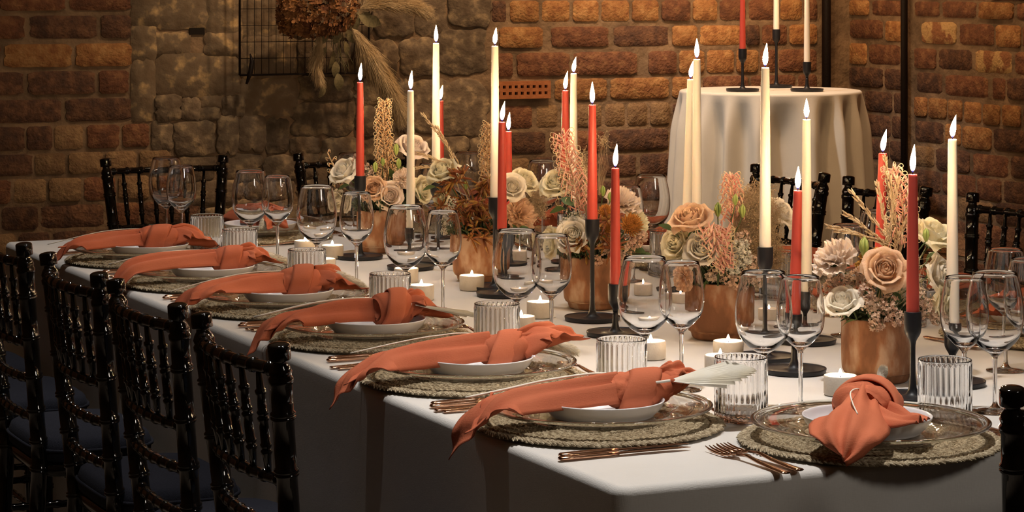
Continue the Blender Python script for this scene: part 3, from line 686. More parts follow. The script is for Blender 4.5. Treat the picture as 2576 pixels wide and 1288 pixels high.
# place settings: (u, v, facing, phrase); facing = direction the guest looks
PL = [(.187, .428, 0, 'the first place from the cloth corner fold'), (.192, .909, 0, 'the second place from the cloth corner fold'), (.212, 1.43, 0, 'the third place from the cloth corner fold'),
      (.212, 1.925, 0, 'the fourth place from the cloth corner fold'), (.204, 2.406, 0, 'the fifth place from the cloth corner fold'), (.209, 2.915, 0, 'the sixth place from the cloth corner fold'),
      (.490, .130, pi/2, 'the table-end place with the paired forks'), (.640, 3.31, -pi/2, 'the wall-end place before the spindle chair'), (1.26, 3.31, -pi/2, 'the wall-end place behind the flowers')]
PL += [(1.40, v, pi, 'the far-side place facing the '+w_+' place') for v, w_ in zip((.424, .919, 1.414, 1.909, 2.404, 2.9), ('first', 'second', 'third', 'fourth', 'fifth', 'sixth'))]
for i, (u, v, fa, ph) in enumerate(PL):
    far = i >= 9; g = lambda s: s
    thing('placemat', 'round braided seagrass mat at '+ph, 'placemat', (u, v, MZ), rm.uniform(0, 6), 'round seagrass placemats', MATP)
    ch_ = tag(obj('charger_plate', CHG, loc=(u, v, MZ+.0122)), 'clear glass charger plate at '+ph, 'charger', 'glass charger plates'); obj('rim', CHR, ch_)
    f = Vector((cos(fa), sin(fa), 0)); r = Vector((sin(fa), -cos(fa), 0))       # forward, right hand
    q = Vector((u, v, 0))+f*.008
    tag(obj('side_plate', PLT, loc=(q.x, q.y, MZ+.0168)), 'small white china plate at '+ph, 'plate', 'white side plates')
    if i in (8,): continue
    def cut(name, parts, along, side, turn, what):
        p = Vector((u, v, 0))+f*along+r*side
        put(name, what+' at '+ph, name.split('_')[-1] if name != 'dessert_spoon' else 'spoon', p.x, p.y, MZ, fa+turn, parts, name.replace('_', ' ')+'s on the table')
    if i == 6:
        cut('knife', KN, -.125, .205, .0, 'inner copper dinner knife'); cut('knife', KN, -.13, .225, -.02, 'outer copper dinner knife')
        cut('fork', FK, -.140, -.207, .05, 'inner copper fork'); cut('fork', FK, -.150, -.235, .03, 'outer copper fork')
    else:
        dx = -.165
        cut('knife', KN, dx, .203, .02, 'inner copper dinner knife'); cut('knife', KN, dx-.012, .226, .0, 'outer copper dinner knife')
        if i != 0 or True:
            cut('fork', FK, dx-.005, -.207, -.02, 'inner copper fork'); cut('fork', FK, dx-.012, -.224, .0, 'outer copper fork')
    if i not in (6,):
        cut('dessert_spoon', SP, .212, .085, pi/2, 'copper dessert spoon')
# glasses by stem position and rim height in the photograph
def glass(x, y, large, label):
    d = F*(CAM.z-TZ-(.2225 if large else .215))/(y-HY); p = at_depth(x, y, d)
    thing('wine_glass', label, 'wine glass', (p.x, p.y, MZ), 0, 'large wine glasses' if large else 'small wine glasses', GL if large else GS)
phr = ['the wall-end place before the spindle chair', 'the sixth place from the cloth corner fold', 'the fifth place from the cloth corner fold', 'the fourth place from the cloth corner fold',
       'the third place from the cloth corner fold', 'the second place from the cloth corner fold', 'the first place from the cloth corner fold', 'the table-end place with the paired forks']
for (xl, yl, xs_, ys), ph in zip([(418, 397, 456, 418), (630, 430, 698, 443), (797, 468, 897, 485), (1021, 519, 1114, 532), (1300, 579, 1387, 592), (1622, 648, 1714, 660), (1921, 685, 2014, 697), (2503, 686, 2426, 698)], phr):
    glass(xl, yl, True, 'large empty red wine glass at '+ph); glass(xs_, ys, False, 'smaller empty white wine glass at '+ph)
for x, y, L_, w_ in ((885, 386, 1, 'behind the white rose of the wall-end pot'), (1178, 383, 1, 'behind the kangaroo paw'), (1366, 405, 1, 'left of the big pink grevillea'), (1638, 441, 1, 'standing clear before the cocktail table cloth'), (2212, 531, 1, 'behind the wheat ears'), (2596, 652, 1, 'beyond the table-end place'),
                     (1312, 432, 0, 'behind the cream ruffled rose'), (1578, 469, 0, 'behind the short red taper'), (2134, 566, 0, 'left of the wheat ears'), (2530, 627, 0, 'behind the table-end wine glasses'), (1085, 412, 0, 'behind the wheat beside the cream-yellow rose'), (1880, 498, 0, 'behind the smoky grass')):
    glass(x, y, bool(L_), ('large' if L_ else 'smaller')+' empty wine glass on the far side, '+w_)
def tumbler(p, label, rz=0): tag(obj('ribbed_tumbler', TUM, loc=(p.x, p.y, MZ), rot=(0, 0, rz)), label, 'tumbler', 'ribbed water tumblers')
for (x, y), ph in zip([(521, 541), (603, 576), (772, 627), (981, 688), (1250, 763), (1564, 852), (1864, 897), (2367, 917)], phr):
    tumbler(at_depth(x, y, F*(CAM.z-TZ-.100)/(y-HY)) if x != 2367 else Vector((.690, .225, 0)), 'ribbed clear water tumbler at '+ph, x)
for k, q in enumerate(PL[9:14]): tumbler(Vector((1.25, q[1]+.245, 0)), 'ribbed clear water tumbler at '+q[3], k)

# ------------------------------------------------------------------ candles
def stick_parts(h):
    prof = [(.001, .0005), (.050, .0005), (.0555, .004), (.0565, .0085), (.0555, .0092), (.052, .0075), (.030, .0062), (.016, .0078), (.0090, .014), (.0062, .024), (.0052, .04)]
    base = MB().lathe(smooth_profile(prof, 3), 44).mesh('base_dish', 'matt_black')
    stem = MB().lathe([(.0052, .0395), (.0046, h*.5), (.0046, h-.056), (.0056, h-.050)], 16).mesh('stem', 'matt_black')
    cup = MB().lathe(smooth_profile([(.0050, h-.052), (.0068, h-.046), (.0125, h-.036), (.0142, h-.026), (.0144, h-.004), (.0142, h)], 3)+[(.0128, h+.0004), (.0118, h-.001), (.0112, h-.022), (.001, h-.022)], 28).mesh('cup', 'matt_black')
    return [('base_dish', base), ('stem', stem), ('cup', cup)]
STK = {h: stick_parts(h) for h in (.10, .145, .205)}
def taper_parts(L, wax, lean):
    r0, r1 = .0106, .0077; m = MB(); P = []
    prof = [(r0*.98, 0), (r0, .004)]+[(lerp(r0, r1, (k/10)**1.25), lerp(.02, L-.004, k/10)) for k in range(11)]+[(r1*.96, L-.001), (r1*.86, L+.0004), (r1*.6, L-.0012), (.001, L-.0016)]
    body = MB().lathe([(.001, 0)]+prof, 28).mesh('wax', wax)
    wick = MB().tube([(0, 0, L-.002), (.0004, 0, L+.004), (.0014, .0004, L+.008)], .0009, 6).mesh('wick', 'wick')
    return body, wick
def flame_mesh(h, r, dx):
    P = []; n = 16
    for t, q in ((0, .12), (.06, .45), (.16, .78), (.28, .98), (.40, 1.0), (.55, .82), (.70, .58), (.84, .33), (.94, .14), (1, .01)):
        o = dx*t*t
        P.append([(o+q*r*cos(2*pi*k/n), q*r*sin(2*pi*k/n), t*h) for k in range(n)])
    m = MB().quadgrid(P, wrapv=True); m.f.append(tuple(reversed(range(n)))); return m.mesh('flame', 'flame')
FLM = [flame_mesh(.041, .0050, dx) for dx in (0, .003, .006)]
FLT = flame_mesh(.013, .0030, 0)
TAP = {('r', .23): taper_parts(.23, 'wax_red', 0), ('w', .32): taper_parts(.32, 'wax_ivory', 0)}
rc_ = random.Random(11)
TAPERS = []
def taper(x, ycup, hh, col, d=None, ytop=None, lab='', lit=True, top=TZ, tilt=(0, 0)):
    L = .32 if col == 'w' else .23
    if d is None: d = F*(CAM.z-top-hh)/(ycup-HY)
    if ytop is not None:                                   # burn each one down to the height the photograph shows
        zt = at_depth(x, ytop, d).z; L2 = zt-top-hh+.018
    else: L2 = L
    p = at_depth(x, 0, d); zb = top+.0006
    thing('candlestick', {.10: 'short', .145: 'medium', .205: 'tall'}[hh]+' black candlestick under the '+lab, 'candlestick', (p.x, p.y, zb), 0, 'black candlesticks', STK[hh])
    body, wick = taper_parts(round(L2, 3), 'wax_red' if col == 'r' else 'wax_ivory', 0)
    o = thing('taper_candle', lab, 'candle', (p.x, p.y, zb+hh-.0205), 0, 'taper candles', [('wax', body), ('wick', wick)], rot=(tilt[0], tilt[1], 0))
    if lit: obj('flame', rc_.choice(FLM), o, (0, 0, L2+.003), rot=(0, 0, -YAW+rc_.uniform(-.3, .3)), scale=(1, 1, rc_.uniform(.9, 1.12)))
    return p
taper(906, 443, .205, 'r', ytop=205, lab='lit red taper before the white rose of the wall-end pot')
taper(1033, 572, .10, 'w', ytop=226, lab='lit ivory taper beside the wall-end tan grevillea')
taper(1097, 450, .205, 'w', d=6.05, ytop=107, lab='lit ivory taper between wall-end pot and kangaroo paw')
taper(1108, 0, .145, 'r', d=6.56, ytop=252, lab='lit red taper almost hidden behind a tall ivory one')
taper(1245, 497, .205, 'w', ytop=113, lab='lit ivory taper in front of the air brick')
taper(1263, 578, .145, 'r', ytop=305, lab='lit red taper candle tight against the tall ivory one')
taper(1279, 0, .10, 'r', d=5.95, ytop=329, lab='lit red taper candle behind another red one')
taper(1422, 0, .205, 'r', d=5.77, ytop=226, lab='lit red taper candle behind the big pink grevillea')
taper(1443, 0, .145, 'w', d=6.03, ytop=183, lab='lit ivory taper candle behind the big pink grevillea')
taper(1490, 552, .205, 'r', ytop=262, lab='lit red taper high before the orange flower pot')
taper(1548, 715, .10, 'r', ytop=421, lab='lit red taper low before the orange flower pot')
taper(1727, 0, .145, 'w', d=5.50, ytop=197, tilt=(0, .03), lab='leaning lit ivory taper behind the peach rose')
taper(1753, 0, .205, 'w', d=5.23, ytop=147, lab='upright lit ivory taper behind the peach rose')
taper(1925, 622, .205, 'w', ytop=168, lab='tall lit ivory taper candle before the smoky grass')
taper(1998, 795, .10, 'r', ytop=477, tilt=(0, .03), lab='lit red taper between smoky grass and ivory taper')
taper(2029, 731, .10, 'w', ytop=298, lab='lit ivory taper between smoky grass and wheat')
taper(2212, 0, .145, 'r', d=4.54, ytop=383, tilt=(0, .03), lab='lit red taper candle behind the wheat ears')
taper(2296, 785, .145, 'r', ytop=435, lab='lit red taper candle right before the wheat flower pot')
taper(2396, 822, .10, 'w', ytop=348, lab='lit ivory taper candle behind the table-end wine glasses')
# unlit-looking trio on the cocktail table, flames above the frame
for x, yc, hh, col, yb, lab in ((1868, 110, .145, 'r', 219, 'red taper candle on the cocktail table'), (1953, 67, .205, 'w', 210, 'ivory taper at the back of the cocktail table'), (2030, 150, .10, 'w', 219, 'ivory taper lowest on the cocktail table')):
    d = 8.76 if hh == .205 else 8.46
    p = at_depth(x, 0, d)
    taper(x, 0, hh, col, d=d, lab=lab, top=CZ)
# tealights in small stone cups
CUP = [('cup', MB().lathe([(.001, .0005), (.0255, .0005), (.0275, .003), (.0278, .031), (.0272, .033), (.0252, .033), (.0245, .031), (.0245, .0268), (.001, .0268)], 36).mesh('cup', 'tea_cup')),
       ('wax', MB().lathe([(.001, .0262), (.0244, .0262), (.0244, .0292), (.022, .0296), (.001, .0290)], 30).mesh('wax', 'wax_ivory')),
       ('wick', MB().tube([(0, 0, .028), (.0005, 0, .034)], .0007, 5).mesh('wick', 'wick'))]
for x, y, ph in ((1187, 694, 'in front of the rust flower pot'), (1060, 718, 'behind the third ribbed tumbler'), (1022, 676, 'beside the small candle dish'), (836, 618, 'beside the wall-end candle dish'), (815, 652, 'behind the second ribbed tumbler'),
                 (1359, 760, 'between the wine glass stems'), (1311, 797, 'behind the wine glass stem of the third place'), (1637, 859, 'behind the large glass of the second place'), (1832, 859, 'before the smoky grass pot'), (1812, 895, 'behind the first place tumbler'),
                 (2114, 946, 'behind the napkin knot of the table-end place'), (1616, 712, 'right of the orange flower pot'), (768, 606, 'near the wall-end mat'), (1310, 628, 'between the rust and orange flower pots'), (1711, 742, 'left of the smoky grass pot'), (1938, 780, 'right of the smoky grass pot')):
    p = at_depth(x, y, F*(CAM.z-TZ-.032)/(y-HY))
    o = thing('tealight', 'tealight burning in a pale stone cup '+ph, 'tealight', (p.x, p.y, MZ), 0, 'tealights', CUP)
    obj('flame', FLT, o, (0, 0, .0315))
# ------------------------------------------------------------------ knotted napkins with dried stems
def fold_noise(s, t, sd): return .0035*sin(5*t+4*s+sd)+.0025*sin(9*t-6*s+2*sd)
HT = [(0, .036), (.35, .030), (.6, .019), (.8, .010), (1, .004)]
def tail_mesh(path, width, seed, arch=.016, skew=0., under=0.):
    """cloth tail: path of (x, y, z) from knot to tip, width table along 0..1"""
    C = curve_pts(path, 8); N = len(C); P = []; nt = 22
    for i, p in enumerate(C):
        s = i/(N-1); T = (C[min(i+1, N-1)]-C[max(i-1, 0)]).normalized(); side = T.cross(Vector((0, 0, 1)))
        side = side.normalized() if side.length > 1e-4 else Vector((0, 1, 0)); up = side.cross(T)
        w = interp(width, s); row = []
        for k in range(nt+1):
            t = -1+2*k/nt
            h = interp(HT, s)*arch/.016*(1-abs(t)**2.4)+(1-.45*s)*(.0062*cos(3.3*pi*t+seed+1.2*s)*(1-.5*abs(t)))*min(1, w/.05)+fold_noise(s, t, seed)*.7-.010*(1-s)
            fwd = -skew*.09*t*max(0, s-.55)/.45
            row.append(p+side*(t*w/2)+up*(h-under)+T*fwd)
        P.append(row)
    return MB().quadgrid(P), P
def knot_mesh(L, Wd, H, seed):
    m = MB(); P = []; n = 40; mm = 26
    for i in range(mm+1):
        t = -1+2*i/mm; env = (1-abs(t)**2.6)**.55 if abs(t) < 1 else 0
        env = .60+.40*env
        row = []
        for k in range(n):
            a = 2*pi*k/n
            crease = -.0035*exp(-((((a+t*1.5+seed) % (2*pi))-2.0)/.22)**2)-.003*exp(-((((a-t*1.1+seed*1.7) % (2*pi))-3.6)/.25)**2)-.0035*exp(-((((a+t*2.2+seed) % (2*pi))-.9)/.2)**2)
            bump = .0025*sin(2*a+3*t+seed)
            ry = Wd/2*env+crease+bump; rz = H/2*env+crease+bump*.7
            row.append((t*L/2, ry*cos(a), rz*sin(a)))
        P.append(row)
    m.quadgrid(P, wrapv=True)
    m.f.append(tuple(range(n))); m.f.append(tuple(mm*n+k for k in reversed(range(n))))
    return m
def band_mesh(L, Wd, H, seed, tilt):
    m = MB(); P = []; n = 48
    for j in range(9):
        q = -1+2*j/8; row = []
        for k in range(n):
            a = 2*pi*k/n; lift = .0030+.0016*cos(3*a+seed)-.0030*(abs(q)**4)
            x = q*L*.27+tilt*cos(a-.7)*Wd*.6
            row.append((x, (Wd/2*1.0+lift)*cos(a), (H/2*1.0+lift)*sin(a)))
        P.append(row)
    return m.quadgrid(P, wrapv=True)
def end_mesh(L, seed, wide, rise):
    """flared loose end beyond the knot: two folded lobes"""
    out = MB()
    for lobe in (0, 1):
        P = []; n = 20
        for i in range(12):
            s = i/11; row = []
            for k in range(n+1):
                a = (-.75+1.5*k/n)*pi*(1 if lobe == 0 else .8)+(.5 if lobe else 2.4)
                r = lerp(.010, wide*(.5 if lobe else .42), s**.8)*(1+.18*sin(3*a+seed)*s)
                row.append((s*L*(1+.22*cos(a*1.5+seed)*s), r*cos(a)*1.1+(.010 if lobe else -.008)*s, r*sin(a)*.62+rise*s*(1 if lobe else .4)+.004))
            P.append(row)
        out.quadgrid(P)
    return out
def hem(P, name):
    m = MB(); tip = [Vector(p) for p in P[-1]]
    edge = [Vector(r[0]) for r in P[len(P)//3:]]+tip[1:]+[Vector(r[-1]) for r in P[::-1][1:2*len(P)//3]]
    m.tube(edge, .00085, 4); return m.mesh(name, 'napkin_thread')
def solid(o, th=.0016):
    md = o.modifiers.new('thickness', 'SOLIDIFY'); md.thickness = th; md.offset = 0
PZ = MZ+.0168
def napkin(u, v, fa, phrase, tail, width, kx, ky=0., kL=.088, kW=.056, kH=.050, kyaw=0., seed=0., end=.06, ew=.05, rise=.012, skew=.3, tail2=None):
    o = thing('napkin', 'knotted terracotta linen napkin '+phrase, 'napkin', (u, v, 0), fa, 'knotted terracotta napkins')
    m, P = tail_mesh(tail, width, seed, skew=skew); c = obj('tail', m.mesh('tail', 'napkin_cloth'), o); solid(c)
    obj('hem', hem(P, 'hem'), c)
    if not tail2:
        k2 = [(x, y+.014, z+.007) for x, y, z in tail[:-1]]; tail2 = (k2, [(a, b*.55) for a, b in width])
    if tail2:
        m, P = tail_mesh(tail2[0], tail2[1], seed+2, arch=.008, skew=-skew); c = obj('tail', m.mesh('tail', 'napkin_cloth'), o); solid(c); obj('hem', hem(P, 'hem'), c)
    kz = PZ+.0065+kH/2
    mt = Matrix.Translation((kx, ky, kz)) @ Matrix.Rotation(kyaw, 4, 'Z')
    k = obj('knot', knot_mesh(kL, kW, kH, seed).xf(mt).mesh('knot', 'napkin_cloth'), o)
    obj('wrap', band_mesh(kL, kW, kH, seed, .42+.12*sin(seed)).xf(mt).mesh('wrap', 'napkin_cloth'), k); solid(k.children[0], .0022)
    for q, (yw, ln, zz) in enumerate(((.28, 1.0, .004), (-.30, .82, -.004))):
        pth = [(kL*.36, 0, zz-.006), (kL*.45+end*.35*ln, .004*q, zz+rise*.35), (kL*.45+end*.75*ln, .002, zz+rise*.8+.002), (kL*.45+end*ln, 0, zz+rise)]
        m, P = tail_mesh(pth, [(0, .024), (.35, ew*.8), (.7, ew*1.05), (1, ew*.75)], seed*1.7+2*q, arch=.020, skew=.5 if q else -.4)
        mm = mt @ Matrix.Rotation(yw, 4, 'Z') @ Matrix.Rotation(.5-q*.9, 4, 'X')
        e = obj('loose_end', m.xf(mm).mesh('loose_end', 'napkin_cloth'), o); solid(e); obj('hem', hem([[mm @ Vector(p) for p in r_] for r_ in P], 'hem'), e)
    return o
# paths in napkin space: +X away from the table edge, Y to the guest's left
zp = PZ+.028                                               # over the plate rim
zc = MZ+.0122+.030
PH = [p[3] for p in PL]
def P_(i): return PL[i][0], PL[i][1], PL[i][2]
u, v, fa = P_(0)
napkin(u, v, fa, 'on '+PH[0], [(.035, 0, zp+.004), (-.03, -.004, zp+.002), (-.10, -.008, zp), (-.16, -.018, zc+.003), (-.186, -.026, zc), (-.208, -.032, TZ+.030), (-.220, -.034, TZ+.012)],
       [(0, .045), (.25, .066), (.5, .080), (.72, .095), (.86, .095), (1, .070)], .072, kL=.105, kW=.066, kH=.058, seed=.4, end=.045, ew=.050, rise=.018, skew=-.55)
u, v, fa = P_(1)
napkin(u, v, fa, 'on '+PH[1], [(.03, 0, zp+.004), (-.04, -.004, zp+.002), (-.11, -.01, zp), (-.17, -.024, zc+.002), (-.194, -.034, zc-.002), (-.224, -.044, TZ+.028), (-.242, -.048, TZ+.010)],
       [(0, .044), (.25, .06), (.5, .070), (.72, .080), (.86, .075), (1, .045)], .058, kL=.086, kW=.058, kH=.056, seed=1.3, end=.085, ew=.058, rise=.020, skew=-.5)
u, v, fa = P_(2)
napkin(u, v, fa, 'on '+PH[2], [(.0, 0, zp+.004), (-.06, .004, zp+.004), (-.12, .004, zp), (-.17, -.006, zc+.003), (-.196, -.018, zc-.003), (-.220, -.028, MZ+.016)],
       [(0, .044), (.25, .06), (.5, .072), (.72, .08), (.88, .075), (1, .05)], .040, ky=-.004, kL=.080, kW=.066, kH=.070, kyaw=.25, seed=2.6, end=.058, ew=.062, rise=.0, skew=-.5)
u, v, fa = P_(3)
napkin(u, v, fa, 'on '+PH[3], [(.0, 0, zp+.004), (-.06, .004, zp+.002), (-.11, .004, zp), (-.165, -.006, zc+.003), (-.192, -.018, zc-.002), (-.212, -.03, MZ+.018)],
       [(0, .05), (.25, .07), (.5, .09), (.72, .105), (.88, .10), (1, .07)], .035, kL=.085, kW=.066, kH=.066, seed=3.9, end=.075, ew=.045, rise=-.006, skew=-.45)
u, v, fa = P_(4)
napkin(u, v, fa, 'on '+PH[4], [(.03, 0, zp+.004), (-.04, 0, zp+.004), (-.11, -.004, zp+.002), (-.17, -.012, zc+.002), (-.200, -.020, zc-.006), (-.230, -.028, TZ+.004), (-.244, -.030, TZ-.026)],
       [(0, .05), (.25, .062), (.5, .065), (.72, .06), (.86, .05), (1, .035)], .052, kL=.082, kW=.062, kH=.060, seed=5.2, end=.045, ew=.050, rise=.004, skew=-.3)
u, v, fa = P_(5)
napkin(u, v, fa, 'on '+PH[5], [(.0, 0, zp+.004), (-.06, .004, zp+.002), (-.11, .004, zp), (-.165, -.006, zc+.003), (-.192, -.012, zc-.002), (-.212, -.016, MZ+.020)],
       [(0, .05), (.25, .064), (.5, .07), (.72, .07), (.88, .06), (1, .04)], .030, kL=.095, kW=.066, kH=.062, seed=6.1, end=.08, ew=.05, rise=-.004, skew=-.4)
u, v, fa = P_(6)
napkin(u-.012, v, radians(47), 'on '+PH[6], [(.020, .004, zp+.010), (-.02, .002, zp+.006), (-.060, -.0, zp+.003), (-.105, -.002, zc+.008), (-.155, -.004, zc+.003), (-.188, -.006, zc-.004), (-.208, -.008, TZ+.016)],
       [(0, .055), (.2, .080), (.4, .105), (.6, .115), (.78, .10), (.92, .055), (1, .010)], .036, kL=.078, kW=.102, kH=.066, seed=.9, end=.032, ew=.04, rise=.004, skew=.1,
       tail2=([(.02, -.02, zp+.006), (-.02, -.045, zp+.004), (-.055, -.075, zp+.004), (-.075, -.098, zp+.008)], [(0, .05), (.4, .085), (.75, .075), (1, .04)]))
for i, sd in ((7, 1.7), (8, 2.2), (9, .2), (10, 1.1), (11, 2.9), (12, 3.3), (13, 4.4), (14, 5.0)):
    u, v, fa = P_(i)
    napkin(u, v, fa, 'on '+PH[i], [(.0, 0, zp+.004), (-.06, .004, zp+.002), (-.11, .004, zp), (-.165, -.006, zc+.003), (-.192, -.014, zc-.002), (-.212, -.02, MZ+.018)],
           [(0, .05), (.25, .064), (.5, .07), (.72, .07), (.88, .05), (1, .012)], .030, kL=.085, kW=.066, kH=.062, seed=sd, end=.07, ew=.05, rise=.0)
# dried stems tucked through the knots
def bez(p): return curve_pts(p, 7)
def palm(o_u, o_v, fa, pts, flen, fw, lab, stand=.5):
    o = thing('dried_palm_spear', lab, 'dried palm', (o_u, o_v, 0), fa, 'dried stems in the napkins')
    C = bez(pts); rad = [.0019+.0004*(i/len(C)) for i in range(len(C))]
    obj('stick', MB().tube(C, rad, 6).mesh('stick', 'dry_ivory'), o)
    e = C[-1]; T = (C[-1]-C[-3]).normalized(); side = T.cross(Vector((0, 0, 1))).normalized(); up = side.cross(T); side, up = side*sqrt(1-stand**2)-up*stand, up*sqrt(1-stand**2)+side*stand
    m = MB(); n = 26; P = [[], [], []]
    for k in range(n+1):
        q = -1+2*k/n; z = (.0011 if k % 2 else -.0011); ln = flen*(1-.35*q*q)*(1-.06*(k % 2))
        for j, s in enumerate((.06, .55, 1)): P[j].append(e+T*(ln*s)+side*(q*fw*.5*(s**.8))+up*(z*s*(1+s)+.006*s*sin(q*2.2)))
    m.quadgrid(P); f = obj('fan', m.mesh('fan', 'dry_ivory', False), o); solid(f, .0006)
def bunny(o_u, o_v, fa, pts, head, lab, rr=.0115):
    o = thing('bunny_tail_grass', lab, 'dried grass', (o_u, o_v, 0), fa, 'dried stems in the napkins')
    C = bez(pts); obj('stalk', MB().tube(C, .0011, 6).mesh('stalk', 'dry_ivory'), o)
    H = bez(head); m = MB(); rnd = random.Random(len(lab)); n = len(H)
    rad = [max(.0008, rr*.85*sin(pi*min(.97, .06+.94*i/(n-1)))**.6) for i in range(n)]
    m.tube(H, rad, 8)
    for _ in range(1100):
        i = rnd.randrange(0, n-1); p = H[i].lerp(H[i+1], rnd.random()); T = (H[i+1]-H[i]).normalized()
        a = Vector((rnd.gauss(0, 1), rnd.gauss(0, 1), rnd.gauss(0, 1))); a = (a-T*a.dot(T)).normalized()
        p0 = p+a*rad[i]*.8; p1 = p0+a*rr*.35+T*rr*.6
        m.tube([p0, p1], [.00042, .00012], 3, cap=False)
    obj('head', m.mesh('head', 'bunny'), o)
def st(i, f, *a): f(PL[i][0], PL[i][1], PL[i][2], *a)
zk = PZ+.048
st(0, palm, [(-.215, .018, PZ+.040), (-.15, .014, PZ+.049), (-.08, .010, PZ+.059), (0, .006, PZ+.064), (.04, -.006, PZ+.058), (.08, -.026, PZ+.050), (.105, -.042, PZ+.053)], .135, .078, 'pleated ivory palm spear through the napkin of the first place')
st(1, bunny, [(-.215, .03, PZ+.040), (-.12, .020, PZ+.056), (-.06, .018, PZ+.062), (0, .02, PZ+.062), (.10, .045, PZ+.040)], [(.10, .045, PZ+.040), (.145, .046, PZ+.038), (.19, .038, PZ+.026), (.215, .03, PZ+.014)], 'fluffy bunny-tail grass through the napkin of the second place')
st(2, palm, [(-.225, .035, PZ+.036), (-.10, .022, PZ+.059), (0, .01, PZ+.062), (.075, -.02, PZ+.050)], .165, .030, 'slim pleated palm spear through the napkin of the third place')
st(3, bunny, [(-.245, .02, PZ+.030), (-.15, .02, PZ+.050), (-.07, .018, PZ+.061), (0, .012, PZ+.062), (.07, .02, PZ+.058)], [(.07, .02, PZ+.058), (.115, .012, PZ+.050), (.16, .0, PZ+.030), (.18, -.008, PZ+.016)], 'fluffy bunny-tail grass through the napkin of the fourth place')
st(4, bunny, [(-.22, .045, PZ+.034), (-.11, .030, PZ+.056), (0, .02, PZ+.058), (.08, .03, PZ+.042)], [(.08, .03, PZ+.042), (.14, .03, PZ+.038), (.20, .022, PZ+.022)], 'pale fluffy grass head through the napkin of the fifth place')
st(5, bunny, [(-.23, .06, PZ+.028), (-.10, .035, PZ+.056), (0, .02, PZ+.060), (.06, .03, PZ+.046)], [(.06, .03, PZ+.046), (.12, .03, PZ+.038), (.17, .02, PZ+.020)], 'fluffy bunny-tail grass through the napkin of the sixth place')
bunny(PL[6][0]-.012, PL[6][1], radians(47), [(-.138, -.016, PZ+.052), (-.10, -.002, PZ+.061), (-.05, .010, PZ+.067), (-.012, .008, PZ+.067), (.03, .0, PZ+.060), (.072, -.012, PZ+.066)], [(.072, -.012, PZ+.066), (.080, -.014, PZ+.074), (.086, -.016, PZ+.084)], 'curved pale grass stem through the napkin of the table-end place', .008)
st(7, bunny, [(-.10, .05, PZ+.02), (0, .02, PZ+.05), (.06, .0, PZ+.045)], [(.06, 0, PZ+.045), (.10, -.02, PZ+.04), (.13, -.04, PZ+.02)], 'fluffy grass head through the napkin of the wall-end place')
# ------------------------------------------------------------------ terracotta pots of flowers
POT = smooth_profile([(.048, .0005), (.052, .004), (.0545, .012), (.0608, .019), (.0628, .030), (.0635, .060), (.0632, .100), (.0630, .109)], 4)+[(.0615, .1105), (.0595, .109), (.0590, .095), (.001, .095)]
POTP = [('pot_body', MB().lathe([(.001, .0005)]+POT, 56).mesh('pot_body', 'terracotta_pot')), ('foot_ring', MB().lathe([(.0555, .0145), (.0588, .0152), (.0592, .0168), (.0560, .0180)], 56).mesh('foot_ring', 'terracotta_pot'))]
def moss_mesh():
    m = MB(); rnd = random.Random(5); m.ell((0, 0, .10), (.058, .058, .022), 20, 8)
    for _ in range(260):
        a = rnd.uniform(0, 2*pi); r = rnd.uniform(.02, .066); p = Vector((r*cos(a), r*sin(a), .104+rnd.uniform(0, .014)))
        q = p+Vector((cos(a)*rnd.uniform(.004, .03), sin(a)*rnd.uniform(.004, .03), rnd.uniform(-.004, .035))); m.tube([p, (p+q)/2+Vector((0, 0, .004)), q], [.0016, .0022, .0004], 4, cap=False)
    return m.mesh('foliage', 'moss')
POTP.append(('foliage', moss_mesh()))
VD = {}
for k, (x, yb, lab) in {1: (957, 640, 'terracotta pot with tan grevillea spire at the wall end'), 2: (1207, 714, 'terracotta pot of rust kangaroo paw'), 3: (1495, 784, 'terracotta pot of orange chrysanthemums and pink grevillea'),
                        4: (1815, 862, 'terracotta pot of smoky grass and peach rose'), 5: (2222, 972, 'terracotta pot of wheat ears and white roses')}.items():
    p = at_z(x, yb, TZ); p = p-TOCAM*.058; VD[k] = (p, (p-CAM).dot(-TOCAM))
    o = thing('flower_pot', lab, 'flower pot', (p.x, p.y, MZ), k*1.3, 'terracotta flower pots', POTP)
POTNAME = {1: 'the wall-end pot', 2: 'the kangaroo paw pot', 3: 'the orange chrysanthemum pot', 4: 'the smoky grass pot', 5: 'the wheat ear pot'}
def patch(rfun, zfun, aw, seed, ns=7, nt=8, ruffle=.03, offs=0.):
    P = []
    for i in range(ns):
        s = i/(ns-1); row = []
        for k in range(nt+1):
            q = -1+2*k/nt; wid = aw*(.35+.65*min(1, s*1.6))*(1-.30*max(0, s-.72)/.28)
            th = q*wid/2+offs; e = ruffle*sin(4.3*q+seed)*s*s
            r = rfun(s)*(1+.05*q*q*s)+e; z = zfun(s)-.16*abs(q)**2.6*s+ruffle*.8*sin(6*q+2*seed)*s*s
            row.append((r*cos(th), r*sin(th), z))
        P.append(row)
    return P
def prof(pts):
    return lambda s: interp(pts, s)
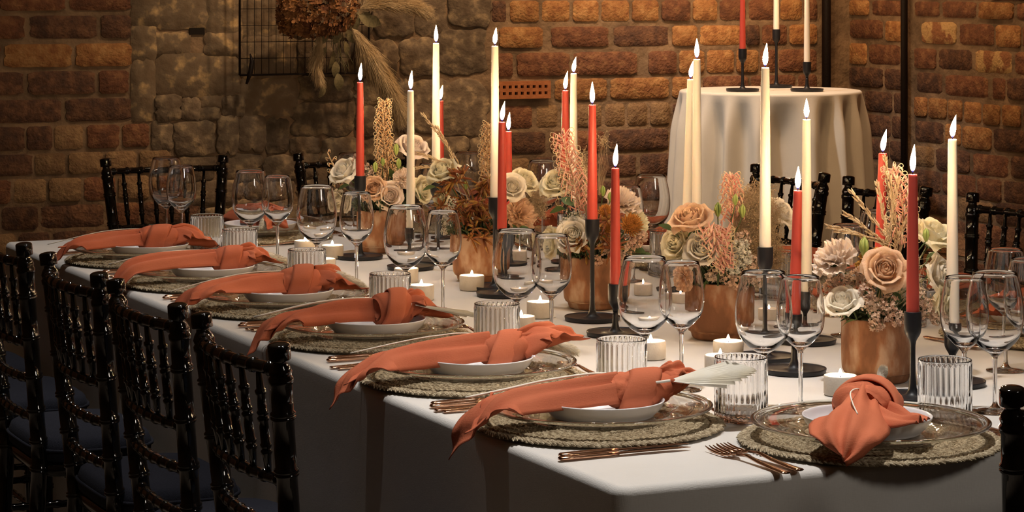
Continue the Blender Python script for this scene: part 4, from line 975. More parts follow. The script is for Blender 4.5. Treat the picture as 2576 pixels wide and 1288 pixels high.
def rose_meshes(mat):
    h = MB()
    for i in range(18):
        f = i/17; a0 = i*2.4; rb = .07+.43*f; top = .56-.10*f
        P = patch(prof([(0, .05+.1*f), (.45, rb*1.06), (.85, rb*.92), (1, rb*(.80+.22*f))]), prof([(0, -.35), (.45, .10), (.88, top), (1, top+.01-.03*f)]), 2.7-1.0*f, i*1.7, 6, 8, .010)
        n0 = len(h.v); h.quadgrid(P); h.xf(Matrix.Rotation(a0, 4, 'Z'), n0)
    h.ell((0, 0, .0), (.34, .34, .36), 12, 8)
    mid = [MB().quadgrid(patch(prof([(0, .10), (.35, .50), (.75, .60+.03*j), (.92, .65+.04*j), (1, .71+.05*j)]), prof([(0, -.46), (.35, -.14), (.75, .32), (.93, .44), (1, .43)]), 1.80, j*2.1, 8, 9, .020)).mesh('petal', mat) for j in range(2)]
    out = [MB().quadgrid(patch(prof([(0, .10), (.35, .60), (.7, .78+.04*j), (.9, .90+.05*j), (1, .99+.06*j)]), prof([(0, -.52), (.35, -.30), (.7, .10), (.88, .24-.06*j), (1, .20-.09*j)]), 1.65, j*1.3+.5, 8, 9, .035)).mesh('petal', mat) for j in range(3)]
    return h.mesh('heart', mat), mid, out
ROSE = {k: rose_meshes('petal_'+k) for k in ('white', 'cream', 'peach', 'blush')}
CALYX = MB()
for k in range(5):
    a = 2*pi*k/5; CALYX.tube([(.1*cos(a), .1*sin(a), -.5), (.38*cos(a), .38*sin(a), -.42), (.62*cos(a), .62*sin(a), -.48)], [.10, .07, .01], 5, cap=False)
CALYX.ell((0, 0, -.52), (.18, .18, .16), 10, 6); CALYX = CALYX.mesh('calyx', 'leaf')
rfl = random.Random(21)
def head_thing(name, label, cat, vase, x, y, R, face, dd=0., group=None):
    """empty at a bloom's centre: photo pixel + depth from its pot, facing (right, towards camera, up)"""
    p0, d = VD[vase]; p = at_depth(x, y, d-dd)
    fv = (RIGHT*face[0]+TOCAM*face[1]+Vector((0, 0, face[2]))).normalized()
    o = bpy.data.objects.new(name, None); COL.objects.link(o); o.empty_display_size = .02
    o.rotation_mode = 'QUATERNION'; o.rotation_quaternion = fv.to_track_quat('Z', 'Y'); o.location = p; o.scale = (R, R, R)
    tag(o, label, cat, group); mw = Matrix.LocRotScale(p, o.rotation_quaternion, Vector((R, R, R))); inv = mw.inverted()
    a = p-fv*R*.55; b = Vector((p0.x+rfl.uniform(-.02, .02), p0.y+rfl.uniform(-.02, .02), TZ+.098)); mid = (a+b)/2-fv*R*.5
    pts = curve_pts([a, mid, b], 5)
    obj('stem', MB().tube([inv @ q for q in pts], .0018/R, 6).mesh('stem', 'stem_green'), o)
    return o
def rose(vase, x, y, rpx, col, face, dd, label):
    R = rpx/F*VD[vase][1]
    o = head_thing('rose', label, 'rose', vase, x, y, R, face, dd, 'roses in the pots'); h, mid, out = ROSE[col]
    obj('heart', h, o); obj('calyx', CALYX, o); a0 = rfl.uniform(0, 6)
    for k in range(5): obj('petal', mid[k % 2], o, rot=(0, 0, a0+2*pi*k/5))
    for k in range(7): obj('petal', out[k % 3], o, rot=(rfl.uniform(-.1, .1), rfl.uniform(-.1, .1), a0+.5+2*pi*k/7))
def frill(seed, r, z, mat, fr=14):
    P = []; n = 150
    for i in range(6):
        s = i/5; P.append([((.06+r*s*(1+.10*sin(5*t+seed)))*cos(t), (.06+r*s*(1+.10*sin(5*t+seed)))*sin(t), -.35+(z+.35)*s**.7+.10*s*s*sin(fr*t+seed+1.3*sin(3*t))+.07*s*sin(5*t+2*seed)+.06*s*s*sin(fr*2.3*t+2*seed)) for t in (2*pi*k/n for k in range(n))])
    return MB().quadgrid(P, wrapv=True).mesh('frill', mat)
CARN = {k: [frill(j*1.9, r, z, 'petal_'+k, f) for j, (r, z, f) in enumerate(((1, .0, 11), (.92, .15, 10), (.78, .28, 9), (.60, .40, 8), (.40, .48, 6), (.22, .54, 4)))] for k in ('peach', 'blush', 'cream')}
def carnation(vase, x, y, rpx, col, face, dd, label):
    o = head_thing('carnation', label, 'carnation', vase, x, y, rpx/F*VD[vase][1], face, dd, 'carnations in the pots')
    for m in CARN[col]: obj('frill', m, o)
    obj('calyx', CALYX, o)
def mum_mesh():
    m = MB(); n = 150
    for i in range(n):
        f = i/n; a = i*2.39996; el = f*1.45; l = .5+.5*f
        d = Vector((cos(a)*sin(el), sin(a)*sin(el), cos(el))); s = d.cross(Vector((0, 0, 1))); s = s.normalized() if s.length > .01 else Vector((1, 0, 0)); u = s.cross(d)
        m.tube([d*.25-Vector((0, 0, .25)), d*l*.8-Vector((0, 0, .2)), d*l+u*.10-Vector((0, 0, .16))], [.05, .085, .03], 4, cap=False)
    return m.mesh('ray_florets', 'petal_orange')
MUM = mum_mesh()
def mum(vase, x, y, rpx, face, dd, label):
    o = head_thing('chrysanthemum', label, 'chrysanthemum', vase, x, y, rpx/F*VD[vase][1], face, dd, 'orange chrysanthemums'); obj('ray_florets', MUM, o); obj('calyx', CALYX, o)
def stem_thing(name, label, cat, vase, base, group=None):
    p0, d = VD[vase]; return thing(name, label, cat, (p0.x, p0.y, TZ+.097), 0, group), Vector((p0.x, p0.y, TZ+.097)), d
def grevillea(vase, axis, half, n, body, label, dd=0., top=.35, drop=0.):
    o, org, d = stem_thing('grevillea', label, 'grevillea', vase, None, 'grevillea flowers')
    A = curve_pts([at_depth(x, y, d-dd)-org for x, y in axis], 10)
    sb = Vector((0, 0, 0)); obj('stem', MB().tube([sb, (A[0]+sb)/2+Vector((0, 0, .01))]+A, [.002]*2+[.0018]*len(A), 6).mesh('stem', 'wheat'), o)
    m, y_ = MB(), MB(); rnd = random.Random(len(label)); S_ = d/F
    for i in range(n):
        f = i/(n-1); q = f*(len(A)-1); k = min(int(q), len(A)-2); p = A[k].lerp(A[k+1], q-k); T = (A[k+1]-A[k]).normalized()
        a = i*2.39996; s = T.orthogonal().normalized(); b = T.cross(s); R_ = s*cos(a)+b*sin(a)
        l = half*S_*lerp(1, top, f)*rnd.uniform(.85, 1.1)
        d1 = R_*.85+T*.35
        p1 = p+d1*l*.30; p2 = p+d1*l*.62+T*l*.10; p3 = p+R_*l*.72-T*l*.04+T*drop
        m.tube([p, p1, p2, p3, p3-R_*l*.10-T*l*.08], [.0008, .0015, .0018, .0014, .0008], 5, cap=False)
        c0 = p+d1*l*.62; w = l*.25                        # hooked style: out and back in a loop
        lp = curve_pts([p+d1*l*.25, c0+T*w*.5, c0+R_*w*.9+T*w*.75, c0+R_*w*1.35+T*w*.25, c0+R_*w*1.15-T*w*.35, c0+R_*w*.55-T*w*.35, c0+R_*w*.35+T*w*.0], 3); y_.tube(lp, [.00068]*(len(lp)-1)+[.0012], 4, cap=False)
    obj('flower_tubes', m.mesh('flower_tubes', body), o); obj('styles', y_.mesh('styles', 'grev_cream'), o)
def paws(vase, pts, label, dd=0.):
    o, org, d = stem_thing('kangaroo_paw', label, 'kangaroo paw', vase, None, 'rust kangaroo paw stems'); rnd = random.Random(len(label)*3)
    for x, y in pts:
        m = MB(); c = at_depth(x, y, d-dd-rnd.uniform(-.02, .03))-org
        st_ = obj('stem', MB().tube(curve_pts([(0, 0, 0), c*.5+Vector((rnd.uniform(-.01, .01), rnd.uniform(-.01, .01), .01)), c], 4), .0013, 5).mesh('stem', 'paw_rust'), o)
        m.ell(c, (.0022, .0022, .0022), 6, 4)
        for k in range(11):
            dr = Vector((rnd.gauss(0, .6), rnd.gauss(0, .6), rnd.gauss(.25, .5)))+Vector((c.x, c.y, 0)).normalized()*.5; dr.normalize(); L = rnd.uniform(.024, .040)
            bend = Vector((0, 0, -.3)); m.tube([c, c+dr*L*.4, c+(dr+bend*.3)*L*.8, c+(dr+bend*.5)*L], [.0012, .0026, .0025, .0008], 6, cap=False)
        obj('flower_head', m.mesh('flower_head', 'paw_rust'), st_)
def filler(name, vase, pts, mat, label, dd, per=70, size=.0042, cat='filler flower'):
    o, org, d = stem_thing(name, label, cat, vase, None, None); m = MB(); s = MB(); rnd = random.Random(len(label)*7+vase)
    for x, y, r in pts:
        c = at_depth(x, y, d-dd)-org; rr = r/F*d; s.tube(curve_pts([(0, 0, 0), c*.55+Vector((0, 0, .012)), c], 3), .001, 4)
        for _ in range(per):
            q = Vector((rnd.gauss(0, 1), rnd.gauss(0, 1), rnd.gauss(0, 1))).normalized()*rr*rnd.uniform(.55, 1.05); p = c+q; nrm = (q.normalized()+Vector((rnd.gauss(0, .4), rnd.gauss(0, .4), rnd.gauss(0, .4)))).normalized()
            s1 = nrm.orthogonal().normalized(); s2 = nrm.cross(s1); z = size*rnd.uniform(.7, 1.3); o0 = len(m.v)
            m.v.append(tuple(p-nrm*z*.5))
            for k in range(10):
                a = 2*pi*k/10; w = z*(1 if k % 2 == 0 else .55); m.v.append(tuple(p+(s1*cos(a)+s2*sin(a))*w+nrm*z*.25*(k % 2 == 0)))
            for k in range(10): m.f.append((o0, o0+1+k, o0+1+(k+1) % 10))
            if rnd.random() < .2: s.tube([c, p], .0005, 3, cap=False)
    obj('stems', s.mesh('stems', 'stem_green'), o); fl = obj('florets', m.mesh('florets', mat), o); fl['kind'] = 'stuff'
def wisp(name, vase, x, y, rx, ry, n, mat, label, dd, seedw=.0011):
    o, org, d = stem_thing(name, label, 'dried grass', vase, None, None); m = MB(); rnd = random.Random(n)
    c = at_depth(x, y, d-dd)-org
    for _ in range(n):
        a = Vector((rnd.gauss(0, 1), rnd.gauss(0, 1), rnd.gauss(0, 1))).normalized()*rnd.uniform(.3, 1)
        p = c+RIGHT*(a.x*rx/F*d)+TOCAM*(a.y*rx/F*d*.7)+Vector((0, 0, a.z*ry/F*d)); b = c*.55+(p-c)*.25
        q = b.lerp(p, .6)+Vector((rnd.gauss(0, .006), rnd.gauss(0, .006), rnd.gauss(0, .006)))
        m.tube([b, q, p], [.0004, .0003, .0002], 3, cap=False)
        for _ in range(7):
            e = p+Vector((rnd.gauss(0, .008), rnd.gauss(0, .008), rnd.gauss(0, .008))); m.tube([p, e], [.00022, .00016], 3, cap=False)
            m.blob(e, Vector((seedw, 0, 0)), Vector((0, seedw, 0)), Vector((0, 0, seedw*1.2)))
    f = obj('spray', m.mesh('spray', mat), o); f['kind'] = 'stuff'
def wheat(vase, base, tips, label, dd=0., which=()):
    d = VD[vase][1]; p0 = VD[vase][0]; org = Vector((p0.x, p0.y, TZ+.097))
    for i, (x, y) in enumerate(tips):
        o = thing('wheat_ear', which[i]+' '+label if i < len(which) else label, 'dried wheat', org, 0, 'wheat ears in '+POTNAME[vase]); rnd = random.Random(i*3+vase)
        b = at_depth(base[0]+rnd.uniform(-18, 18), base[1], d-dd)-org; t = at_depth(x, y, d-dd+rnd.uniform(-.03, .02))-org
        C = curve_pts([Vector((rnd.uniform(-.01, .01), rnd.uniform(-.01, .01), 0)), b, b.lerp(t, .55)+Vector((0, 0, .008)), t], 9)
        obj('stalk', MB().tube(C, [.0011]*len(C), 5).mesh('stalk', 'wheat'), o); m = MB(); n = len(C)
        for k in range(int(n*.42), n-1):
            T = (C[k+1]-C[k]).normalized()
            for j in range(3):
                a = k*1.9+j*2.1; s = T.orthogonal().normalized(); R_ = s*cos(a)+T.cross(s)*sin(a); c = C[k].lerp(C[k+1], j/3)+R_*.0018
                ax = (T*.9+R_*.35).normalized(); bb = ax.orthogonal().normalized(); m.blob(c+ax*.003, ax*.0050, bb*.0017, ax.cross(bb)*.0017)
        obj('grains', m.mesh('grains', 'wheat', False), o)
def bud(vase, x, y, hpx, dd, label):
    d = VD[vase][1]; h = hpx*.85/F*d; o, org, d = stem_thing('flower_bud', label, 'bud', vase, None, 'green buds'); c = at_depth(x, y, d-dd)-org
    m = MB()
    for k in range(5):
        a = 2*pi*k/5; R_ = Vector((cos(a), sin(a), 0)); s = Vector((-sin(a), cos(a), 0))
        m.tube([c-Vector((0, 0, h*.5))+R_*h*.06, c+R_*h*.20, c+R_*h*.15+Vector((0, 0, h*.35)), c+s*h*.06+Vector((0, 0, h*.6))], [h*.05, h*.12, h*.09, h*.01], 6, cap=False)
    obj('petals', m.mesh('petals', 'bud_green'), o); obj('stem', MB().tube(curve_pts([(0, 0, 0), c*.5+Vector((0, 0, .012)), c-Vector((0, 0, h*.45))], 4), .0012, 5).mesh('stem', 'stem_green'), o)
def leaf_mesh(mat):
    P = []
    for i in range(8):
        s = i/7; w = .30*sin(pi*min(.98, .04+s*.96))**.8; P.append([(s, q*w, .10*sin(pi*s)-.10*s+.10*abs(q)*w) for q in (-1, -.5, 0, .5, 1)])
    return MB().quadgrid(P).mesh('leaf', mat)
LEAF = leaf_mesh('leaf'); LEAFD = leaf_mesh('leaf_dry')
def sprig(vase, leaves, dd, label):
    o, org, d = stem_thing('leaf_sprig', label, 'leaves', vase, None, 'leaf sprigs')
    for x, y, lpx, ang in leaves:
        c = at_depth(x, y, d-dd)-org; L = lpx/F*d; a = radians(ang); dr = RIGHT*cos(a)+Vector((0, 0, sin(a)))+TOCAM*.3
        obj('leaf', LEAF, o, c, rot=(rfl.uniform(-.6, .6)+.6, -atan2(dr.z, sqrt(dr.x**2+dr.y**2)), atan2(dr.y, dr.x)), scale=(L, L, L))
        obj('stem', MB().tube(curve_pts([(0, 0, 0), c*.5+Vector((0, 0, .01)), c], 4), .0011, 5).mesh('stem', 'stem_green'), o)
def inpot(k): return ' in '+POTNAME[k]
# pot with wheat and white roses (table end)
rose(5, 2226, 680, 57, 'peach', (0, .85, .45), .065, 'open peach rose under the wheat stalks')
rose(5, 2118, 762, 50, 'white', (-.25, .55, .75), .075, 'white rose low over the rim'+inpot(5))
rose(5, 2350, 590, 58, 'cream', (.35, .35, .8), -.03, 'tall cream rose beside the green bud'+inpot(5))
rose(5, 2362, 690, 52, 'white', (.75, .5, .25), .0, 'white rose with curled rim beside the ivory taper'+inpot(5))
rose(5, 2365, 765, 44, 'cream', (.8, .4, -.1), .02, 'cream rose shaded under two others'+inpot(5))
carnation(5, 2100, 650, 56, 'blush', (-.5, .45, .65), .04, 'pale blush frilled flower'+inpot(5))
grevillea(5, [(2268, 620), (2272, 540), (2264, 480), (2244, 425)], 62, 70, 'grev_pink', 'pink hooked grevillea spike among wheat', .0, .55)
wheat(5, (2246, 640), [(2226, 392), (2206, 458), (2138, 478), (2122, 535), (2080, 568), (2096, 578), (2285, 470), (2238, 440), (2300, 520), (2260, 450)], 'dried wheat ear'+inpot(5), .01, ('tallest', 'upright', 'slanting', 'pink-tipped slanting', 'lowest drooping', 'short drooping', 'taper-hidden', 'grevillea-crossing upright', 'short taper-hidden', 'central upright'))
filler('statice', 5, [(2212, 792, 34), (2190, 760, 26), (2235, 770, 30), (2180, 735, 24), (2255, 800, 24), (2205, 815, 20)], 'statice', 'papery pale statice under the peach rose', .075)
filler('statice', 5, [(2318, 750, 30), (2330, 780, 26), (2300, 785, 24), (2355, 800, 22)], 'statice', 'papery statice behind the red taper'+inpot(5), .03)
filler('statice', 5, [(2150, 700, 24), (2120, 708, 22), (2090, 715, 20), (2170, 690, 20)], 'statice', 'tan statice under the blush flower'+inpot(5), .04)
filler('yarrow', 5, [(2205, 640, 20), (2178, 650, 18), (2225, 634, 16), (2165, 668, 14)], 'petal_mustard', 'mustard yellow yarrow behind the peach rose', .02, 90, .003)
bud(5, 2174, 622, 52, .03, 'green bud beside the mustard yarrow'); bud(5, 2330, 592, 36, .06, 'green bud before the tall cream rose')
sprig(5, [(2090, 668, 34, -30), (2150, 805, 40, 200), (2300, 700, 36, 250), (2250, 735, 30, -60), (2330, 660, 34, 60), (2190, 715, 30, 200)], .045, 'dark green leaves among the roses'+inpot(5))
wisp('curled_styles', 5, 2300, 700, 30, 70, 26, 'grev_cream', 'thin curled cream threads beside the red taper'+inpot(5), .06, .0009)
# smoky grass pot
rose(4, 1738, 552, 54, 'peach', (-.25, .45, .85), .04, 'large peach rose before the ivory tapers')
rose(4, 1706, 612, 52, 'cream', (-.65, .6, .3), .03, 'loose cream-yellow rose under the peach rose'); rose(4, 1766, 628, 46, 'white', (-.25, .75, .5), .075, 'white half-open rose'+inpot(4))
rose(4, 1962, 536, 46, 'white', (.6, .4, .6), -.04, 'white rose behind the smoky grass')
carnation(4, 1722, 695, 36, 'peach', (-.5, .8, .0), .075, 'peach carnation hanging over the rim'+inpot(4))
grevillea(4, [(1846, 560), (1846, 520), (1842, 480), (1838, 442)], 56, 60, 'grev_pink', 'upright pink grevillea spike'+inpot(4), .0, .5)
grevillea(4, [(1796, 560), (1800, 600), (1815, 640), (1828, 668)], 62, 66, 'grev_pink', 'drooping pink grevillea cluster'+inpot(4), .09, .6)
wisp('smoke_grass', 4, 1905, 560, 62, 105, 900, 'smoke_grass', 'cloud of fine smoky tan grass', .0)
wisp('smoke_grass', 4, 1940, 640, 34, 60, 220, 'smoke_grass', 'small drooping spray of smoky grass', .0)
filler('waxflower', 4, [(1862, 622, 24), (1850, 650, 22), (1870, 650, 22), (1845, 676, 18)], 'lace_white', 'white waxflower sprays'+inpot(4), .08)
filler('statice', 4, [(1830, 700, 22), (1805, 690, 18), (1790, 695, 16), (1850, 705, 22), (1905, 700, 22), (1925, 690, 20), (1880, 690, 22), (1890, 660, 24), (1870, 600, 22)], 'statice', 'tan-pink statice along the rim'+inpot(4), .06, 60)
bud(4, 1806, 528, 38, .03, 'green bud beside the peach rose'); bud(4, 1850, 503, 30, .05, 'green bud before the upright grevillea'); bud(4, 1868, 532, 36, .03, 'green bud against the smoky grass')
sprig(4, [(1760, 580, 36, 200), (1790, 700, 40, 230), (1850, 690, 30, -50), (1900, 715, 34, 20), (1690, 580, 40, 150)], .05, 'dark green leaves under the roses'+inpot(4))
# orange chrysanthemum pot
grevillea(3, [(1456, 530), (1446, 470), (1430, 405), (1412, 338)], 60, 90, 'grev_pink', 'big pink grevillea spike before two tapers', .02, .6)
rose(3, 1400, 462, 44, 'cream', (-.4, .6, .65), .0, 'cream rose under the big pink grevillea'); rose(3, 1442, 590, 42, 'white', (-.2, .85, .35), .07, 'white rose beside the tall black candlestick'); rose(3, 1385, 610, 40, 'cream', (-.8, .5, .1), .03, 'pale cream rose drooping over the rim'+inpot(3))
carnation(3, 1568, 508, 46, 'blush', (.35, .5, .75), .0, 'cream blush carnation above the orange chrysanthemum'); carnation(3, 1600, 560, 40, 'cream', (.7, .5, .3), .0, 'tan cream carnation beside the orange chrysanthemum')
mum(3, 1588, 566, 34, (.3, .85, .3), .055, 'large orange chrysanthemum beside the short red taper'); mum(3, 1524, 532, 22, (0, .8, .5), .05, 'small orange chrysanthemum between the red tapers'); mum(3, 1533, 572, 20, (0, .9, .2), .07, 'lower orange chrysanthemum between the red tapers')
paws(3, [(1530, 555), (1518, 590), (1465, 612), (1475, 632), (1452, 618), (1525, 610), (1540, 625), (1470, 600)], 'rust kangaroo paw sprays round the tall candlestick', .06)
filler('statice', 3, [(1520, 622, 20), (1545, 640, 18), (1580, 630, 20), (1600, 610, 18), (1505, 655, 14), (1570, 655, 14), (1615, 595, 16)], 'statice', 'pinkish statice along the rim'+inpot(3), .06, 60)
filler('lace_flower', 3, [(1435, 552, 22), (1455, 545, 20), (1420, 565, 18)], 'lace_white', 'white lace flower above the white rose'+inpot(3), .05, 110, .0022)
bud(3, 1517, 481, 28, .03, 'green bud on a thin stalk between the red tapers'); bud(3, 1535, 496, 26, .03, 'second green bud beside the short red taper')
wisp('astilbe', 3, 1470, 440, 26, 70, 60, 'smoke_grass', 'pale astilbe plume behind the pink grevillea', -.02); wisp('astilbe', 3, 1520, 352, 16, 16, 12, 'smoke_grass', 'feathery pale plume tip beside the tall red taper', -.02)
sprig(3, [(1412, 500, 40, -20), (1585, 625, 40, -10), (1560, 610, 36, 230), (1420, 525, 40, 190), (1610, 640, 40, -20)], .04, 'dark green leaves under the orange chrysanthemum')
# kangaroo paw pot
rose(2, 1114, 432, 42, 'cream', (-.35, .5, .75), .03, 'cream-yellow rose before the wheat'+inpot(2)); rose(2, 1288, 470, 36, 'white', (.2, .8, .4), .03, 'white rose right of the red tapers'+inpot(2)); rose(2, 1320, 456, 40, 'cream', (.55, .5, .65), -.01, 'cream ruffled rose right of the red tapers'+inpot(2))
carnation(2, 1310, 540, 42, 'peach', (.45, .8, .2), .03, 'peach carnation under the cream rose'+inpot(2)); rose(2, 1110, 498, 22, 'cream', (-.5, .7, .2), .05, 'small cream rose behind the kangaroo paw')
grevillea(2, [(1236, 500), (1228, 430), (1226, 370), (1230, 312)], 36, 96, 'grev_tan', 'tan grevillea spire beside the tall ivory taper', .0, .6)
paws(2, [(1150, 448), (1135, 460), (1165, 440), (1190, 520), (1215, 470), (1230, 450)], 'rust kangaroo paw heads before the cream-yellow rose', .05)
paws(2, [(1200, 535), (1180, 555), (1170, 505), (1215, 555), (1195, 575), (1225, 580), (1110, 522), (1128, 488), (1205, 510), (1160, 540), (1185, 600), (1215, 600)], 'dense rust kangaroo paw over the rim', .06)
mum(2, 1217, 474, 22, (0, .8, .5), .03, 'small orange chrysanthemum beside the tan grevillea'); mum(2, 1228, 528, 20, (0, .9, .2), .05, 'lower orange chrysanthemum among kangaroo paw'); mum(2, 1282, 545, 18, (0, .9, .2), .03, 'orange chrysanthemum beside the peach carnation')
filler('lace_flower', 2, [(1120, 555, 14), (1118, 580, 12), (1125, 530, 14), (1135, 510, 16)], 'lace_white', 'hanging white lace flower'+inpot(2), .06, 90, .002)
wisp('smoke_grass', 2, 1345, 515, 34, 40, 260, 'smoke_grass', 'fine pinkish smoke grass beside the peach carnation', .0)
wheat(2, (1150, 440), [(1060, 284), (1098, 318), (1088, 410), (1050, 385), (1046, 422)], 'dried wheat ear beside the cream-yellow rose', .02, ('longest slanting', 'steeper', 'short', 'level', 'drooping'))
bud(2, 1172, 466, 24, .04, 'green bud'+inpot(2)); sprig(2, [(1200, 610, 40, -20), (1215, 590, 36, 60), (1185, 600, 36, 130), (1095, 470, 34, 190), (1290, 565, 34, -60), (1300, 580, 34, 10)], .05, 'dark green leaves over the rim'+inpot(2))
# wall-end pot
grevillea(1, [(976, 455), (970, 390), (964, 320), (968, 254)], 42, 110, 'grev_tan', 'tall tan and pink grevillea spire'+inpot(1), .0, .55)
rose(1, 866, 432, 42, 'white', (-.5, .5, .7), .02, 'white rose left of the red taper'+inpot(1)); rose(1, 856, 504, 30, 'white', (-.7, .7, .0), .02, 'white rose low behind the small wine glass'); rose(1, 940, 474, 32, 'peach', (-.1, .9, .35), .055, 'peach rose right of the red taper'+inpot(1))
rose(1, 980, 494, 36, 'blush', (.3, .85, .25), .05, 'blush cream rose beside the peach rose'+inpot(1)); rose(1, 1040, 372, 42, 'blush', (.3, .5, .75), -.02, 'tall blush rose behind the ivory taper'); rose(1, 1062, 478, 36, 'cream', (.8, .5, .1), .0, 'greenish cream rose right of the ivory taper'+inpot(1))
carnation(1, 1015, 450, 26, 'blush', (.3, .8, .3), .03, 'small blush carnation'+inpot(1))
filler('statice', 1, [(925, 430, 18), (900, 400, 14), (915, 450, 14), (985, 520, 12)], 'statice', 'pale statice beside the red taper'+inpot(1), .02, 60)
bud(1, 997, 376, 30, .02, 'green bud beside the tall grevillea spire'); bud(1, 944, 421, 28, .04, 'green bud before the tall grevillea spire'); bud(1, 1003, 412, 28, .03, 'green bud under the tall blush rose'); bud(1, 963, 408, 22, .03, 'small green bud'+inpot(1))
grevillea(1, [(858, 470), (845, 440), (838, 415), (824, 385)], 22, 14, 'grev_tan', 'small curled grevillea sprig left of the white rose', .0, .8)
sprig(1, [(880, 465, 36, 200), (870, 475, 34, 240), (1000, 440, 30, 60), (990, 450, 30, 110), (1040, 480, 30, -40), (960, 510, 30, 250)], .02, 'dark green leaves'+inpot(1))
# ------------------------------------------------------------------ wire grid with dried flowers on the rubble wall
gy = WV-.075
a = at_wall(603, 189, gy); b = at_wall(928, 189, gy); gw = b.x-a.x; gh = .55
o = thing('wire_grid_panel', 'black wire grid panel hung on the stone wall', 'wire grid', (a.x, gy, a.z))
fr = MB().tube([(0, 0, 0), (gw, 0, 0), (gw, 0, gh), (0, 0, gh), (0, 0, 0)], .0040, 6)
obj('frame', fr.mesh('frame', 'iron'), o)
nv = 18; vw = MB().tube([(0, 0, 0), (0, 0, gh)], .0011, 5).mesh('wire', 'iron'); hw = MB().tube([(0, 0, 0), (gw, 0, 0)], .0011, 5).mesh('wire', 'iron')
for k in range(1, nv): obj('wire', vw, o, (gw*k/nv, 0, 0))
k = .0545
while k < gh: obj('wire', hw, o, (0, .002, k)); k += .0545
for x in (.03, gw-.03): obj('hook', MB().tube([(x, 0, gh), (x, .03, gh+.01), (x, .074, gh+.01)], .003, 6).mesh('hook', 'iron'), o)
cl = MB().tube([(.035, -.004, .07), (.04, -.008, .045), (.035, -.008, .01), (.022, -.004, -.03)], [.002, .008, .009, .004], 8); obj('clip', cl.mesh('clip', 'iron'), o)
AN = Vector((a.x, gy-.02, a.z))
def wp(x, y, out=.06): return at_wall(x, y, WV-.075-out)
D0 = thing('dried_flower_arrangement', 'dried hydrangea and pampas arrangement tied to the wire grid', 'dried flowers', wp(850, 80, .03))
org = D0.location.copy(); rnd = random.Random(77)
def florets(c, rx, rz, n, z, mat, name, ry=.055):
    m = MB()
    for _ in range(n):
        q = Vector((rnd.gauss(0, 1), rnd.gauss(0, 1), rnd.gauss(0, 1))).normalized(); nr = (q+Vector((rnd.gauss(0, .5), -abs(rnd.gauss(0, .5)), rnd.gauss(0, .5)))).normalized()
        p = c-org+Vector((q.x*rx, q.y*ry, q.z*rz))*rnd.uniform(.82, 1.08); s1 = nr.orthogonal().normalized(); s2 = nr.cross(s1)
        for k in range(4):
            a_ = pi/2*k+rnd.uniform(-.2, .2); d = s1*cos(a_)+s2*sin(a_); e = nr.cross(d); zz = z*rnd.uniform(.75, 1.2); o0 = len(m.v)
            m.v += [tuple(p), tuple(p+d*zz*.45+e*zz*.40+nr*zz*.10), tuple(p+d*zz*.85+e*zz*.34+nr*zz*.34), tuple(p+d*zz*1.05+nr*zz*.30), tuple(p+d*zz*.85-e*zz*.34+nr*zz*.22), tuple(p+d*zz*.45-e*zz*.40+nr*zz*.14)]; m.f += [(o0, o0+1, o0+2, o0+3), (o0, o0+3, o0+4, o0+5)]
    h = obj(name, m.mesh(name, mat, False), D0)
    return h
florets(wp(800, 25, .09), .135, .085, 620, .013, 'hydrangea_dry', 'hydrangea_head')
florets(wp(745, 55, .06), .055, .050, 160, .012, 'hydrangea_dry', 'hydrangea_head')
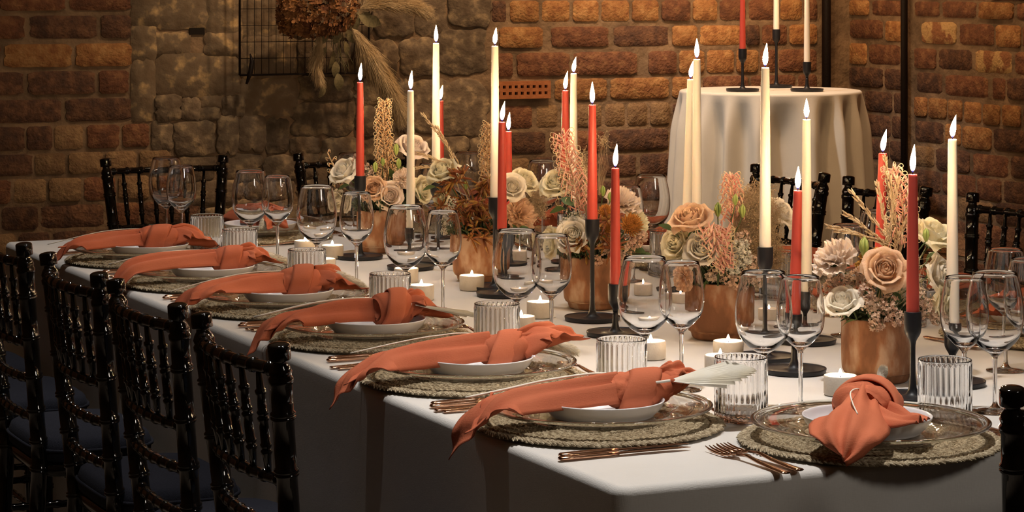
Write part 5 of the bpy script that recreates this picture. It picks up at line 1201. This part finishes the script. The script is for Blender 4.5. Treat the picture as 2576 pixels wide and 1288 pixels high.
def plume(pts, n, ln, fan=.55, root=.25):
    C = curve_pts([p-org for p in pts], 10); m = MB(); N = len(C); m.tube(C, [.0022*(1-.7*i/N) for i in range(N)], 5)
    for _ in range(n):
        i = rnd.randrange(0, N-1); f = i/(N-1); p = C[i].lerp(C[i+1], rnd.random()); T = (C[i+1]-C[i]).normalized()
        s = Vector((rnd.gauss(0, 1), rnd.gauss(0, .7), rnd.gauss(0, 1))); s = (s-T*s.dot(T)).normalized()
        L = ln*rnd.uniform(.35, 1.1)*(1-.35*f)*min(1, .35+f/root*.65); a_ = fan*rnd.uniform(.25, 1.15)
        p1 = p+(T*.8+s*a_)*L*.5; p2 = p1+(T*.9+s*a_*.5+Vector((rnd.gauss(0, .15), 0, rnd.gauss(-.18, .15))))*L*.5
        m.tube([p, p1, p2], [.00065, .00055, .0002], 3, cap=False)
    obj('pampas_plume', m.mesh('pampas_plume', 'pampas'), D0)
plume([wp(805, 78, .05), wp(800, 120, .06), wp(796, 160, .06), wp(803, 200, .06)], 3600, .058, .62)
plume([wp(886, 72, .05), wp(925, 130, .07), wp(960, 190, .08), wp(990, 245, .09), wp(1000, 275, .09)], 6500, .105, .62)
plume([wp(895, 85, .05), wp(908, 130, .06), wp(922, 165, .06), wp(935, 195, .06)], 2200, .065, .6)
plume([wp(905, 22, .05), wp(960, 10, .06), wp(1020, 12, .06), wp(1060, 24, .06)], 4500, .085, .6)
plume([wp(900, 40, .05), wp(950, -15, .05), wp(1000, -50, .05)], 1500, .085, .6)
for x, y, l, an in ((826, 92, 30, 200), (855, 82, 26, 240), (838, 130, 34, 260), (868, 105, 28, 280), (822, 120, 28, 220), (845, 155, 30, 265), (900, 30, 46, -40), (915, 45, 40, -20), (885, 25, 44, -80), (850, 185, 34, 275), (872, 75, 30, 300), (815, 215, 26, 250)):
    L = l*1.3/F*8.2; an = radians(an); obj('leaf', LEAFD, D0, wp(x, y, .05)-org, rot=(1.2+rnd.uniform(-.5, .5), -an if abs(an) < pi/2 else -an, 0), scale=(L, L, L))
mids = MB()
for k in range(7): mids.tube(curve_pts([wp(855, 60, .03)-org, wp(840+rnd.uniform(-20, 40), 110, .05)-org, wp(830+rnd.uniform(-20, 60), 150+rnd.uniform(0, 40), .05)-org], 5), .0015, 4)
obj('twigs', mids.mesh('twigs', 'leaf_dry'), D0)
R_ = 26/F*8.1; rr = obj('dried_rose', MB().ell((0, 0, 0), (R_, R_*.8, R_), 4, 3).mesh('dried_rose_core', 'petal_peach'), D0, wp(862, 2, .11)-org)
h, mid, out = ROSE['peach']
for me, n, nm in ((h, 1, 'heart'), (mid[0], 5, 'petal'), (out[0], 6, 'petal')):
    for k in range(n): obj(nm, me, rr, rot=Euler((pi/2-.3, 2*pi*k/max(n, 1), 0), 'YXZ') if False else (pi/2-.3, 2*pi*k/n, 0), scale=(R_, R_, R_))
